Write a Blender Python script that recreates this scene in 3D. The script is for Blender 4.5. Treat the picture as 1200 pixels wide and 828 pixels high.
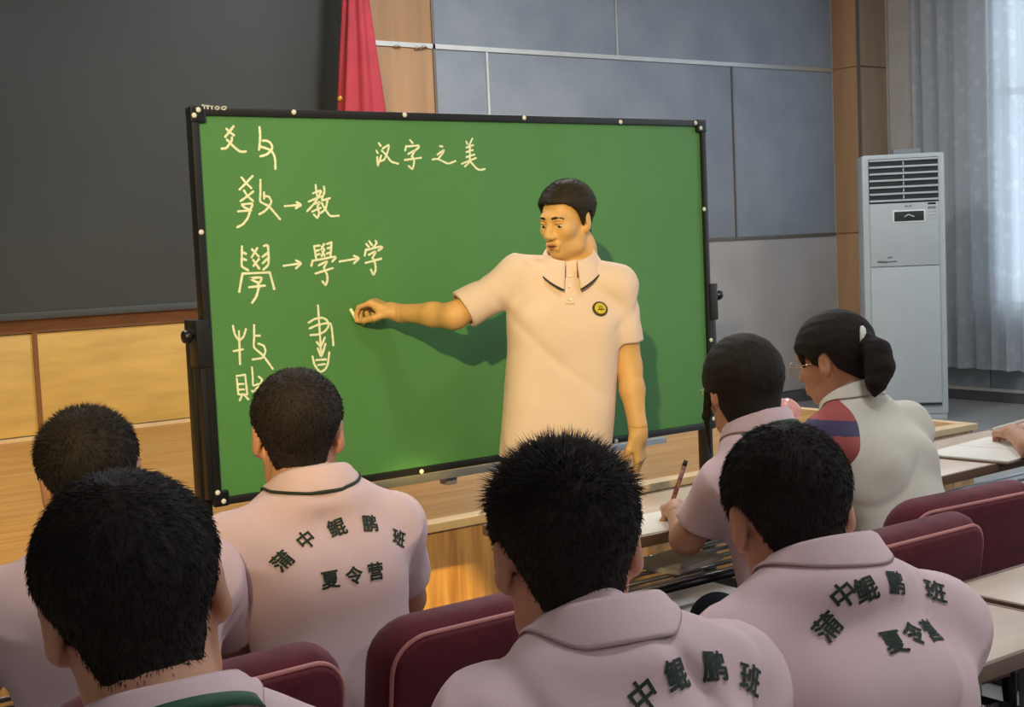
import bpy, bmesh, math, random
import numpy as np
from mathutils import Vector, Matrix
from mathutils.bvhtree import BVHTree

random.seed(7); RNG = np.random.default_rng(7)
for o in list(bpy.data.objects): bpy.data.objects.remove(o)
SC = bpy.context.scene; COL = SC.collection

# ------------------------------------------------------------------ camera
FPX, YAW, PITCH, ROLL, CAMH = 1589.8, .6284, .0792, .0436, 1.4439
_rh = np.array([math.cos(YAW), -math.sin(YAW), 0]); _fh = np.array([math.sin(YAW), math.cos(YAW), 0]); _zu = np.array([0, 0, 1.])
_u2 = _zu*math.cos(PITCH)+_fh*math.sin(PITCH); CF = _fh*math.cos(PITCH)-_zu*math.sin(PITCH)
CR = _rh*math.cos(ROLL)-_u2*math.sin(ROLL); CU = _rh*math.sin(ROLL)+_u2*math.cos(ROLL); CC = np.array([0, 0, CAMH])
cam = bpy.data.cameras.new('camera'); cam.sensor_width = 36; cam.lens = FPX/1200*36; cam.clip_start = .05
co = bpy.data.objects.new('camera', cam); COL.objects.link(co)
M = Matrix.Identity(4)
for i in range(3): M[i][0], M[i][1], M[i][2], M[i][3] = CR[i], CU[i], -CF[i], CC[i]
co.matrix_world = M; SC.camera = co
def ray(x, y): return CR*(x-600)/FPX-CU*(y-414)/FPX+CF
def atY(x, y, p): r = ray(x, y); return CC+r*(p/r[1])
def atZ(x, y, z): r = ray(x, y); return CC+r*((z-CAMH)/r[2])
def atD(x, y, d): return CC+ray(x, y)*d

# ------------------------------------------------------------------ world, exposure
SC.view_settings.view_transform = 'Standard'; SC.view_settings.look = 'None'
SC.view_settings.gamma = 1; SC.view_settings.use_curve_mapping = False
SC.view_settings.exposure = 0.0
W = bpy.data.worlds.new('sky'); SC.world = W; W.use_nodes = True
bg = W.node_tree.nodes['Background']; bg.inputs[0].default_value = (.72, .86, 1.0, 1); bg.inputs[1].default_value = 2.6
WARM = (1.0, .75, .30); COOL = (.93, .96, 1.0)
PANEL_W = 40
# lamps: neutral ceiling panels, unseen and added as fill; warm stage spots hang from the ceiling, see builders below
PANELS = [(-2.2, -2.6), (1.2, -2.6), (4.6, -2.6), (2.3, .9), (1.2, 5.6), (4.6, 5.6), (7.4, 5.2), (7.6, 1.6)]
PANELK = [.65, .65, .8, .85, 1.8, 2.8, 1.0, 1.2]
# place, aim, watts, cone: one long-throw spot from the rear left, then steep ones over the stage edge
SPOTS = [((-1.7, -1.3, 3.35), (2.0, 3.8, 1.62), 1550, 33, .85), ((-.6, 1.4, 4.0), (.1, 5.4, .45), 850, 44, .6), ((.2, .8, 4.0), (2.66, 4.15, .13), 2600, 3.5, .15), ((.6, 2.2, 4.0), (1.2, 7.6, .8), 180, 30, .7)]
CEIL = 4.15

# ------------------------------------------------------------------ materials
def S(r, g, b):
    f = lambda c: (c/255/12.92) if c/255 <= .04045 else ((c/255+.055)/1.055)**2.4
    return (f(r), f(g), f(b), 1)
MATS = {}
def mat(name, col, rough=.6, metal=0, var=.06, scale=8, bump=0, bscale=60, stretch=(1, 1, 1), col2=None, trans=0, alpha=1, spec=.5, emit=None, kind='noise', coat=0, sheen=0):
    if name in MATS: return MATS[name]
    m = bpy.data.materials.new(name); m.use_nodes = True; nt = m.node_tree; N = nt.nodes; L = nt.links
    b = N['Principled BSDF']; b.inputs['Roughness'].default_value = rough; b.inputs['Metallic'].default_value = metal
    b.inputs['Specular IOR Level'].default_value = spec
    if coat: b.inputs['Coat Weight'].default_value = coat; b.inputs['Coat Roughness'].default_value = .15
    if sheen: b.inputs['Sheen Weight'].default_value = sheen
    tc = N.new('ShaderNodeTexCoord'); mp = N.new('ShaderNodeMapping'); mp.inputs['Scale'].default_value = stretch
    L.new(tc.outputs['Object'], mp.inputs[0])
    nz = N.new('ShaderNodeTexNoise'); nz.inputs['Scale'].default_value = scale; nz.inputs['Detail'].default_value = 6; L.new(mp.outputs[0], nz.inputs['Vector'])
    cr = N.new('ShaderNodeValToRGB')
    c2 = col2 or tuple(c*(1-var*2.2) for c in col[:3])+(1,)
    c1 = col if col2 else tuple(min(1, c*(1+var)) for c in col[:3])+(1,)
    cr.color_ramp.elements[0].position = .32; cr.color_ramp.elements[1].position = .68
    cr.color_ramp.elements[0].color = c2; cr.color_ramp.elements[1].color = c1
    L.new(nz.outputs[0], cr.inputs[0]); L.new(cr.outputs[0], b.inputs['Base Color'])
    if bump:
        n2 = N.new('ShaderNodeTexNoise'); n2.inputs['Scale'].default_value = bscale; n2.inputs['Detail'].default_value = 4; L.new(mp.outputs[0], n2.inputs['Vector'])
        bp = N.new('ShaderNodeBump'); bp.inputs['Strength'].default_value = bump; bp.inputs['Distance'].default_value = .01
        L.new(n2.outputs[0], bp.inputs['Height']); L.new(bp.outputs[0], b.inputs['Normal'])
    if trans: b.inputs['Transmission Weight'].default_value = trans
    if alpha < 1: b.inputs['Alpha'].default_value = alpha
    if emit: b.inputs['Emission Color'].default_value = emit[0]; b.inputs['Emission Strength'].default_value = emit[1]
    MATS[name] = m; return m
WALLG = mat('acoustic_grey', S(150, 158, 168), .95, var=.10, scale=3, bump=.5, bscale=260, col2=S(136, 145, 157))
WALLL = mat('lower_panel_grey', S(170, 166, 164), .8, var=.05, scale=2, bump=.15, bscale=200)
WOODP = mat('pillar_laminate', S(176, 136, 96), .45, var=.08, scale=3, stretch=(3, 3, .25))
WOODY = mat('pale_wood_laminate', S(204, 166, 92), .4, var=.07, scale=3, stretch=(1, 1, 5))
WOODT = mat('brown_trim_wood', S(128, 82, 44), .5, var=.1, scale=6, stretch=(1, 1, 6))
STGTOP = mat('stage_floor_wood', S(178, 134, 74), .35, var=.12, scale=4, stretch=(.5, 5, 1), col2=S(152, 108, 54))
STGF = mat('stage_front_wood', S(190, 148, 96), .45, var=.1, scale=5, stretch=(7, 7, .5), col2=S(150, 106, 62))
LIP = mat('stage_lip', S(214, 184, 140), .4, var=.05)
STRIP = mat('pale_metal_strip', S(214, 212, 206), .3, metal=.7, var=.03)
STRIPD = mat('dull_metal_strip', S(120, 112, 104), .4, metal=.5, var=.03)
SCREEN = mat('dark_screen', S(58, 60, 58), .55, var=.04, scale=1.2, spec=.35)
SCRFR = mat('dark_screen_frame', S(66, 68, 66), .4, var=.03)
BLACK = mat('black_metal', S(26, 26, 27), .4, var=.05)
BLACKP = mat('black_plastic', S(20, 20, 22), .35, var=.05)
GREEN = mat('green_board', S(86, 142, 82), .45, var=.04, scale=2.2, spec=.5, col2=S(80, 136, 76))
CHALK = mat('chalk', S(242, 246, 214), .9, var=.03)
WHITEP = mat('white_plastic', S(232, 232, 226), .4, var=.02)
SILVER = mat('silver_metal', S(190, 190, 190), .3, metal=.85, var=.03)
CEILM = mat('ceiling_white', S(225, 222, 215), .9, var=.03)
WALLP = mat('painted_wall', S(190, 184, 176), .9, var=.04, bump=.1, bscale=90)
SILLG = mat('sill_grey', S(128, 134, 138), .6, var=.05, scale=3)
BASEG = mat('dark_baseboard', S(78, 80, 82), .5, var=.06)
FLOORM = mat('grey_floor_tile', S(142, 142, 140), .3, var=.07, scale=3)
BURG = mat('burgundy_fabric', S(106, 32, 44), .85, var=.12, scale=25, bump=.25, bscale=400, sheen=.15)
PIPE = mat('pink_piping', S(196, 130, 126), .7, var=.04)
DESKT = mat('desk_laminate', S(206, 184, 164), .35, var=.04, scale=5, stretch=(1, 6, 1))
DESKE = mat('desk_edge', S(120, 92, 74), .5, var=.05)
DESKL = mat('desk_leg_grey', S(150, 148, 152), .4, metal=.3, var=.04)
PAPER = mat('white_paper', S(236, 232, 222), .8, var=.02)
SKINT = mat('skin_warm', S(220, 174, 112), .5, var=.05, scale=14, bump=.05, bscale=300, spec=.4)
SKINK = mat('skin_young', S(198, 146, 118), .5, var=.05, scale=14, bump=.05, bscale=300, spec=.4)
SHIRT = mat('pink_polo_cloth', S(222, 192, 195), .85, var=.03, scale=6, bump=.12, bscale=700, sheen=.1)
SHIRTT = mat('cream_polo_cloth', S(228, 204, 188), .85, var=.03, scale=6, bump=.12, bscale=700, sheen=.1)
JACKET = mat('cream_jacket_cloth', S(226, 220, 204), .8, var=.03, scale=6, bump=.1, bscale=500)
JRED = mat('faded_red_cloth', S(176, 86, 80), .8, var=.05)
JNAVY = mat('navy_cloth', S(72, 62, 96), .8, var=.05)
TROUS = mat('dark_trousers', S(34, 34, 40), .85, var=.1, scale=10)
SHORTS = mat('navy_shorts', S(40, 44, 60), .85, var=.1, scale=10)
HAIR = mat('black_hair', S(40, 34, 31), .75, var=.1, scale=60, spec=.2)
HAIRT = mat('black_hair_adult', S(44, 38, 28), .6, var=.1, scale=60, spec=.25)
PRINT = mat('dark_print', S(38, 52, 42), .8, var=.1)
LANY = mat('green_lanyard', S(44, 84, 62), .7, var=.06)
EYEW = mat('eye_white', S(225, 215, 200), .3, var=.02)
EYEB = mat('eye_dark', S(30, 20, 15), .2, var=.02)
LIPM = mat('lip_colour', S(176, 112, 86), .5, var=.05)
SHOE = mat('dark_shoe', S(30, 28, 28), .45, var=.08)
FLAGR = mat('red_flag_cloth', S(170, 48, 60), .75, var=.08, scale=5)
GOLD = mat('gold_fringe', S(214, 166, 70), .5, var=.08)
ACW = mat('ac_white', S(180, 187, 188), .35, var=.02)
ACD = mat('ac_dark', S(44, 50, 52), .4, var=.05)
PINKP = mat('pink_glossy_plastic', S(236, 130, 134), .2, var=.08, scale=30, coat=.6)
GLASSF = mat('pale_frame', S(196, 176, 150), .25, metal=.5, var=.03)
def glass_mat():
    m = bpy.data.materials.new('window_glass'); m.use_nodes = True; nt = m.node_tree; N = nt.nodes
    N.remove(N['Principled BSDF']); t = N.new('ShaderNodeBsdfTransparent'); g = N.new('ShaderNodeBsdfGlossy'); g.inputs[1].default_value = .02
    mx = N.new('ShaderNodeMixShader'); mx.inputs[0].default_value = .07
    nt.links.new(t.outputs[0], mx.inputs[1]); nt.links.new(g.outputs[0], mx.inputs[2]); nt.links.new(mx.outputs[0], N['Material Output'].inputs[0]); return m
GLASS = glass_mat()
def curtain_mat():
    m = bpy.data.materials.new('sheer_curtain'); m.use_nodes = True; nt = m.node_tree; N = nt.nodes; L = nt.links
    N.remove(N['Principled BSDF']); d = N.new('ShaderNodeBsdfDiffuse'); t = N.new('ShaderNodeBsdfTranslucent'); p = N.new('ShaderNodeBsdfTransparent')
    tc = N.new('ShaderNodeTexCoord'); mp = N.new('ShaderNodeMapping'); mp.inputs['Scale'].default_value = (1, 1.2, 1); L.new(tc.outputs['Object'], mp.inputs[0])
    v = N.new('ShaderNodeTexVoronoi'); v.inputs['Scale'].default_value = 9; L.new(mp.outputs[0], v.inputs['Vector'])
    r = N.new('ShaderNodeValToRGB'); r.color_ramp.elements[0].position = .28; r.color_ramp.elements[1].position = .34
    r.color_ramp.elements[0].color = S(214, 219, 224); r.color_ramp.elements[1].color = S(204, 210, 216)
    L.new(v.outputs['Distance'], r.inputs[0]); L.new(r.outputs[0], d.inputs[0]); L.new(r.outputs[0], t.inputs[0])
    m1 = N.new('ShaderNodeMixShader'); m1.inputs[0].default_value = .5; L.new(d.outputs[0], m1.inputs[1]); L.new(t.outputs[0], m1.inputs[2])
    m2 = N.new('ShaderNodeMixShader'); m2.inputs[0].default_value = .08; L.new(m1.outputs[0], m2.inputs[1]); L.new(p.outputs[0], m2.inputs[2])
    L.new(m2.outputs[0], N['Material Output'].inputs[0]); return m
CURT = curtain_mat()

# ------------------------------------------------------------------ object helpers
BASE = {}
def tag(o, label=None, cat=None, group=None, kind=None):
    if label: o['label'] = label
    if cat: o['category'] = cat
    if group: o['group'] = group
    if kind: o['kind'] = kind
    return o
def empty(name, loc, label, cat, group=None):
    o = bpy.data.objects.new(name, None); o.empty_display_size = .1; COL.objects.link(o); o.location = Vector(loc); BASE[o.name] = np.array(loc, float)
    return tag(o, label, cat, group)
def mk(name, v, f, m, parent=None, smooth=True, base=None):
    """one mesh object from world-space vertices"""
    v = np.asarray(v, float)
    if parent is not None: b = BASE[parent.name]
    elif base is not None: b = np.array(base, float)
    else: b = np.array([(v[:, 0].min()+v[:, 0].max())/2, (v[:, 1].min()+v[:, 1].max())/2, v[:, 2].min()])
    me = bpy.data.meshes.new(name); me.from_pydata((v-b).tolist(), [], [list(map(int, q)) for q in f]) if not isinstance(f, np.ndarray) else me.from_pydata((v-b).tolist(), [], f.tolist())
    me.materials.append(m)
    if smooth: me.polygons.foreach_set('use_smooth', [True]*len(me.polygons))
    me.update()
    o = bpy.data.objects.new(name, me); COL.objects.link(o); BASE[o.name] = b
    if parent is not None: o.parent = parent
    else: o.location = Vector(b)
    return o
class MB:
    def __init__(s): s.v = []; s.f = []
    def add(s, v, f):
        n = len(s.v); s.v += [tuple(p) for p in v]; s.f += [[i+n for i in q] for q in f]; return s
    def box(s, c, d, rot=None, bev=0):
        c = np.array(c, float); h = np.array(d, float)/2
        if bev:
            bm = bmesh.new(); bmesh.ops.create_cube(bm, size=1)
            for q in bm.verts: q.co = Vector((q.co.x*d[0], q.co.y*d[1], q.co.z*d[2]))
            bmesh.ops.bevel(bm, geom=bm.edges[:], offset=bev, segments=2, affect='EDGES', profile=.6)
            bm.verts.index_update(); V = np.array([q.co[:] for q in bm.verts]); F = [[q.index for q in p.verts] for p in bm.faces]; bm.free()
        else:
            V = np.array([[x, y, z] for x in (-1, 1) for y in (-1, 1) for z in (-1, 1)])*h
            F = [[0, 1, 3, 2], [4, 6, 7, 5], [0, 4, 5, 1], [2, 3, 7, 6], [0, 2, 6, 4], [1, 5, 7, 3]]
        if rot is not None: V = V@np.asarray(rot).T
        return s.add(V+c, F)
    def tube(s, pts, r, n=8, cap=True, closed=False):
        pts = [np.array(p, float) for p in pts]; m = len(pts); rs = r if hasattr(r, '__len__') else [r]*m
        V = []; up = None
        for i, p in enumerate(pts):
            if closed: t = pts[(i+1) % m]-pts[i-1]
            else: t = pts[min(i+1, m-1)]-pts[max(i-1, 0)]
            t = t/(np.linalg.norm(t)+1e-12)
            if up is None: up = np.array([0, 0, 1.]) if abs(t[2]) < .9 else np.array([1., 0, 0])
            a = np.cross(t, up); a /= np.linalg.norm(a)+1e-12; b = np.cross(a, t); up = b
            for k in range(n):
                q = 2*math.pi*k/n; V.append(p+rs[i]*(math.cos(q)*a+math.sin(q)*b))
        F = []
        for i in range(m if closed else m-1):
            j = (i+1) % m
            for k in range(n): F.append([i*n+k, i*n+(k+1) % n, j*n+(k+1) % n, j*n+k])
        if cap and not closed: F += [list(range(n))[::-1], [(m-1)*n+k for k in range(n)]]
        return s.add(V, F)
    def lathe(s, c, prof, n=20, R=None):
        c = np.array(c, float); V = []; m = len(prof)
        for r, z in prof:
            for k in range(n):
                q = 2*math.pi*k/n; V.append([r*math.cos(q), r*math.sin(q), z])
        V = np.array(V)
        if R is not None: V = V@np.asarray(R).T
        F = [[i*n+k, i*n+(k+1) % n, (i+1)*n+(k+1) % n, (i+1)*n+k] for i in range(m-1) for k in range(n)]
        F += [list(range(n))[::-1], [(m-1)*n+k for k in range(n)]]
        return s.add(V+c, F)
    def out(s, name, m, parent=None, smooth=False, base=None): return mk(name, s.v, s.f, m, parent, smooth, base)
def smooth_by_angle(o, a=.6):
    me = o.data; me.polygons.foreach_set('use_smooth', [True]*len(me.polygons)); me.set_sharp_from_angle(angle=a)
def boxobj(name, c, d, m, parent=None, bev=0, rot=None):
    o = MB().box(c, d, rot, bev).out(name, m, parent)
    if bev: smooth_by_angle(o)
    return o
def span(name, x0, x1, y0, y1, z0, z1, m, parent=None, bev=0): return boxobj(name, ((x0+x1)/2, (y0+y1)/2, (z0+z1)/2), (abs(x1-x0), abs(y1-y0), abs(z1-z0)), m, parent, bev)
def copy_tree(o, parent=None):
    c = o.copy(); COL.objects.link(c); c.parent = parent; BASE[c.name] = BASE[o.name]
    for ch in list(o.children): copy_tree(ch, c)
    return c
def struct(o, label=None): return tag(o, label, kind='structure')
def rotz(a): c, s = math.cos(a), math.sin(a); return np.array([[c, -s, 0], [s, c, 0], [0, 0, 1.]])

# ================================================================== THE ROOM
WY, SY, SZ, SX1 = 7.942, 4.15, .446, 5.89       # back wall, stage front, stage height, stage right end
RX, PY = 9.72, 7.65                              # right wall, pillar face
XL, YR = -4.6, -4.8
struct(span('floor', XL-.1, RX+.1, YR-.1, WY+.1, -.12, 0, FLOORM), 'grey polished tile floor of the hall')
struct(span('ceiling', XL-.1, RX+.1, YR-.1, WY+.1, CEIL, CEIL+.1, CEILM), 'white ceiling of the hall')
wb = struct(span('wall_back', XL, RX+.1, WY+.02, WY+.14, 0, CEIL, WALLP), 'back wall behind the stage with grey and wooden panels')
struct(span('wall_left', XL-.1, XL, YR, WY, 0, CEIL, WALLP), 'plain left wall of the hall')
struct(span('wall_rear', XL, RX, YR-.1, YR, 0, CEIL, WALLP), 'plain rear wall of the hall')
T0, SS, Z1, Z2 = 5.6575, 1.22, 2.8337, 1.4234
XP0, XP1, XE = 4.651, 5.214, 9.333
def panel(name, x0, x1, z0, z1, m, g=.006, t=.022): return span(name, x0+g, x1-g, WY, WY+t, z0+g, z1-g, m, wb, bev=.004)
for x0, x1 in ((XP1, T0), (T0, T0+2*SS), (T0+2*SS, XE)): panel('acoustic_panel', x0, x1, Z2, Z1, WALLG)
for x0, x1 in ((XP1, T0+SS), (T0+SS, XE)): panel('acoustic_panel', x0, x1, Z1, CEIL, WALLG)
for x0, x1 in ((XP1, T0+SS), (T0+SS, XE)): panel('lower_panel', x0, x1, .1, Z2, WALLL)
panel('pillar_panel', XP0, XP1, Z1, CEIL, WOODP); panel('pillar_panel', XP0, XP1, SZ, Z1, WOODP)
JX = 2.372
for x0, x1 in ((XL, JX-2.44), (JX-2.44, JX), (JX, XP0)): panel('wood_panel', x0, x1, SZ+.02, 1.065, WOODY)
span('skirting', XP1, XE, WY-.012, WY+.02, 0, .1, BASEG, wb)
# metal strips between the panels
def strip(n, x0, x1, z0, z1, m, lab): return struct(span('trim_%d' % n, x0, x1, WY-.012, WY+.004, z0, z1, m), lab)
strip(1, XP0, XE, Z1-.016, Z1+.016, STRIP, 'pale metal strip running across the upper grey panels')
strip(2, XP1, XE, Z2-.012, Z2+.012, STRIPD, 'dull metal strip above the lower grey panels')
strip(3, T0-.009, T0+.009, Z2+.012, Z1-.016, STRIP, 'thin vertical metal strip nearest the wooden pillar')
strip(4, T0+SS-.007, T0+SS+.007, Z1+.016, CEIL, STRIP, 'thin vertical metal strip above the long horizontal strip')
strip(5, T0+2*SS-.007, T0+2*SS+.007, Z2+.012, Z1-.016, STRIPD, 'thin vertical metal strip right of the chalkboard')
strip(6, XP1-.01, XP1+.01, SZ, CEIL, STRIPD, 'edge strip between wooden pillar and grey panels')
strip(7, XL, XP0, 1.065, 1.141, WOODT, 'brown wooden ledge under the dark screen')
strip(8, XL, SX1, SZ, SZ+.02, LIP, 'pale skirting line where back wall meets stage')
strip(9, JX-.013, JX+.013, SZ+.02, 1.065, WOODT, 'brown joint strip between pale wooden wall panels')
# small clips on the strip of the pillar
for px_, py_ in ((466, 55), (490, 57), (497, 56)):
    p = atY(px_, py_, WY-.016); mb = MB().tube([(p[0]-.022, WY-.016, p[2]), (p[0], WY-.03, p[2]+.012), (p[0]+.022, WY-.016, p[2])], .008, 6)
    mb.out('strip_clip', STRIP, bpy.data.objects['trim_1'], True)
# pillar at the right corner
pil = struct(span('wall_corner', XE, RX, PY+.02, WY+.02, 0, CEIL, WOODP), 'wood-clad corner pillar beside the air conditioner')
for z0, z1 in ((.1, Z2), (Z2, Z1+.0), (Z1, CEIL)):
    span('side_panel', XE-.012, XE+.004, PY+.012, WY, z0+.005, z1-.005, WOODP, pil, .003)
    span('face_panel', XE, RX-.004, PY, PY+.022, z0+.005, z1-.005, mat('pillar_face', S(150, 128, 108), .5, var=.06, scale=3, stretch=(3, 3, .25)), pil, .003)
span('edge_bead', XE-.016, XE+.006, PY-.008, PY+.012, 0, CEIL, STRIPD, pil, .003)
span('edge_bead', XE-.014, XE+.002, WY-.014, WY, 0, CEIL, STRIP, pil, .003)
span('edge_bead', RX-.03, RX-.014, PY-.008, PY+.002, 0, CEIL, STRIP, pil, .003)
# right wall with windows
wr = struct(span('wall_right', RX, RX+.14, YR, WY+.14, 0, .75, WALLP), 'right wall with windows behind sheer curtains')
WINS = [(-4.0, -1.8), (-1.2, 1.0), (1.6, 3.8), (4.4, 6.6)]
ys = [YR]+[q for w in WINS for q in w]+[WY+.14]
for i in range(0, len(ys), 2): span('wall_pier', RX, RX+.14, ys[i], ys[i+1], .75, 3.5, WALLP, wr)
span('wall_header', RX, RX+.14, YR, WY+.14, 3.5, CEIL, WALLP, wr)
for i, (a, b) in enumerate(WINS):
    w = empty('window_%d' % (i+1), (RX+.07, (a+b)/2, .75), ['rearmost window of the right wall', 'second window of the right wall from the rear', 'third window of the right wall from the rear', 'window behind the sheer curtain near the air conditioner'][i], 'window'); del w['category']; w['kind'] = 'structure'
    mb = MB(); zc = 2.125; 
    for q in (a+.03, (a+b)/2, b-.03): mb.box((RX+.07, q, zc), (.06, .06, 2.75))
    for q in (.78, 2.5, 3.47): mb.box((RX+.07, (a+b)/2, q), (.06, b-a, .06))
    mb.out('window_frame', WHITEP, w)
    for y0, y1 in ((a+.06, (a+b)/2-.03), ((a+b)/2+.03, b-.06)):
        for z0, z1 in ((.81, 2.47), (2.53, 3.44)): span('pane', RX+.067, RX+.073, y0, y1, z0, z1, GLASS, w)
    pl = bpy.data.lights.new('window_portal', 'AREA'); pl.shape = 'RECTANGLE'; pl.size = 2.2; pl.size_y = 2.75; pl.cycles.is_portal = True
    po = bpy.data.objects.new('window_portal', pl); COL.objects.link(po); po.location = (RX+.16, (a+b)/2, 2.125); po.rotation_euler = (0, math.radians(90), 0)
# sill panels and baseboard below the curtain
for i in range(9): span('sill_panel', RX-.05, RX, 7.6-(i+1)*.95+.006, 7.6-i*.95-.006, .11, .74, SILLG, wr, .004)
struct(span('baseboard_right', RX-.07, RX-.001, -1, PY, 0, .085, BASEG), 'dark baseboard under the curtained windows')
struct(span('trim_10', RX-.075, RX-.048, -1, PY, .085, .11, STRIP), 'pale metal rail above the right baseboard')
# curtains: pleated sheers
def curtain(y0, y1, lab, zt=3.75, zb=.27, x=RX-.14, seed=0):
    n = int(abs(y1-y0)/.012); rg = random.Random(seed); ph = [rg.uniform(0, 6) for _ in range(4)]
    V = []; zs = np.linspace(zb, zt, 14)
    for side in (0, .003):
        for z in zs:
            for i in range(n+1):
                y = y0+(y1-y0)*i/n; t = (zt-z)/(zt-zb)
                X = x+side+.024*math.sin(y*38+ph[0]+.6*math.sin(y*9+ph[1]))*(.75+.25*t)+.005*math.sin(y*83+ph[2])+.008*math.sin(y*13+z*1.1+ph[3])
                V.append((X, y, z+(.004*math.sin(y*30) if z == zb else 0)))
    w = n+1; F = []; k = len(zs)*w
    for j in range(len(zs)-1):
        for i in range(n): F.append([j*w+i, j*w+i+1, (j+1)*w+i+1, (j+1)*w+i])
    o = mk('sheer_curtain', V[:k], F, CURT); return tag(o, lab, 'curtain', 'sheer curtains on the right wall')
curtain(7.32, 6.52, 'narrow grey sheer curtain bunched beside the corner pillar', seed=1, x=RX-.11)
curtain(6.55, 3.6, 'wide patterned sheer curtain behind and right of the air conditioner', seed=2, x=RX-.15)
rod = MB().tube([(RX-.13, 7.5, 3.78), (RX-.13, 3.4, 3.78)], .015, 8).out('curtain_rod', SILVER, None, True); tag(rod, 'silver curtain rod above the sheer curtains', 'rod')
# stage
st = empty('stage_platform', ((XL+SX1)/2, (SY+WY)/2, 0), 'low wooden stage with pale edge behind the chalkboard', 'stage'); del st['category']; st['kind'] = 'structure'
span('stage_core', XL+.01, SX1-.02, SY+.02, WY-.01, 0, SZ-.024, WOODT, st)
for i in range(9):
    y0 = SY+.06+i*.425; span('stage_plank', XL, SX1-.06, y0+.0008, min(y0+.424, WY-.012), SZ-.024, SZ, STGTOP, st)
span('stage_lip', XL, SX1, SY-.022, SY+.06, SZ-.03, SZ+.002, LIP, st, .004); span('stage_lip', SX1-.06, SX1, SY+.06, WY-.012, SZ-.03, SZ+.002, LIP, st, .004)
for i in range(9):
    x1 = SX1-.01-i*1.18; span('front_panel', max(XL, x1-1.176), x1, SY, SY+.02, .0, SZ-.03, STGF, st, .002)
for i in range(3): span('end_panel', SX1-.02, SX1, SY+.02+i*1.25, SY+.02+i*1.25+1.24, 0, SZ-.03, STGF, st, .002)
# dark screen on the wall
scr = empty('dark_screen', ((XL+XP0)/2, WY-.05, 1.141), 'huge dark grey display screen on the back wall', 'screen')
span('screen_panel', -3.4, XP0-.05, WY-.05, WY-.002, 1.185, 3.95, SCREEN, scr)
for a in ((-3.45, XP0-.02, 1.143, 1.185), (-3.45, XP0-.02, 3.95, 3.99)): span('screen_frame', a[0], a[1], WY-.07, WY-.001, a[2], a[3], SCRFR, scr, .006)
for a in ((-3.45, -3.4), (XP0-.05, XP0-.02)): span('screen_frame', a[0], a[1], WY-.07, WY-.001, 1.185, 3.95, BLACK, scr, .006)
# added ceiling panels for fill light, then the stage spots
for i, (x, y) in enumerate(PANELS):
    t = empty('added_ceiling_light', (x, y, CEIL-.05), 'unseen square white panel added for fill light, number %d counted from the rear left' % (i+1), 'light', 'added ceiling fill panels')
    t['label'] = ['rear-left', 'rear-middle', 'rear-right', 'middle', 'stage left', 'stage right', 'right corner', 'right-hand aisle'][i]+' square white ceiling light panel, unseen and added for fill'
    mb = MB()
    for sx, sy, a, b in ((0, .3, .64, .04), (0, -.3, .64, .04), (.3, 0, .04, .56), (-.3, 0, .04, .56)): mb.box((x+sx, y+sy, CEIL-.03), (a, b, .05))
    mb.out('frame', WHITEP, t); span('diffuser', x-.28, x+.28, y-.28, y+.28, CEIL-.03, CEIL-.015, mat('diffuser', S(250, 250, 250), .5, emit=((.93, .96, 1, 1), 2.0)), t)
    l = bpy.data.lights.new('fill_panel_light', 'AREA'); l.size = .56; l.energy = PANEL_W*PANELK[i]; l.color = COOL
    lo = bpy.data.objects.new('fill_panel_light', l); COL.objects.link(lo); lo.parent = t; lo.location = (0, 0, -.02)
for i, ((x, y, z), tgt, watt, cone, bl) in enumerate(SPOTS):
    P = np.array([x, y, z]); D = np.array(tgt)-P; D /= np.linalg.norm(D)
    t = empty('spotlight', (x, y, CEIL), ['rear long-throw', 'left stage-edge', 'middle stage-edge', 'wall-washing'][i]+' black spotlight hanging from the ceiling', 'spotlight', 'warm stage spotlights')
    Rq = np.array(Vector(-D).to_track_quat('Z', 'Y').to_matrix())
    MB().lathe(P, [(.055, .14), (.07, .12), (.07, -.02), (.075, -.03), (.066, -.03), (.06, .05)][::-1], 18, Rq).out('lamp_can', BLACK, t, True)
    MB().tube([(x, y, CEIL), (x, y, z+.12)], .012, 8).tube([(x-.09, y, z), (x-.09, y, z+.12), (x+.09, y, z+.12), (x+.09, y, z)], .008, 6).out('yoke', BLACK, t, True)
    l = bpy.data.lights.new('spot_lamp', 'SPOT'); l.energy = watt; l.color = WARM if i == 0 else (1.0, .68, .18); l.spot_size = math.radians(cone); l.spot_blend = bl; l.shadow_soft_size = .05
    lo = bpy.data.objects.new('spot_lamp', l); COL.objects.link(lo); lo.parent = t; q = P+D*.05; lo.location = Vector(q-np.array([x, y, CEIL])); lo.rotation_euler = Vector(D).to_track_quat('-Z', 'Y').to_euler()

# ================================================================== CHALKBOARD
BX0, BX1, BY, BZ0, BZ1 = 1.646, 3.756, 3.836, .695, 1.895
bd = empty('rolling_chalkboard', ((BX0+BX1)/2, BY+.02, 0), 'green rolling chalkboard on black stand covered with white chalk characters', 'chalkboard')
span('writing_surface', BX0+.012, BX1-.012, BY+.004, BY+.03, BZ0+.012, BZ1-.012, GREEN, bd)
FWD = .024
for a in ((BX0, BX1, BZ1-FWD, BZ1), (BX0, BX1, BZ0, BZ0+FWD), (BX0, BX0+FWD, BZ0+FWD, BZ1-FWD), (BX1-FWD, BX1, BZ0+FWD, BZ1-FWD)):
    fr = span('frame_rail', a[0], a[1], BY-.008, BY+.036, a[2], a[3], BLACK, bd, .004)
R90 = np.array([[1, 0, 0], [0, 0, -1], [0, 1, 0.]])
screws = [(232, 125), (344, 129), (474, 134), (614, 137), (727, 143), (815, 144), (821, 150), (825, 245), (835, 398), (226, 135), (235, 272), (255, 577), (262, 587), (494, 554), (722, 524), (838, 490)]
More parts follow.
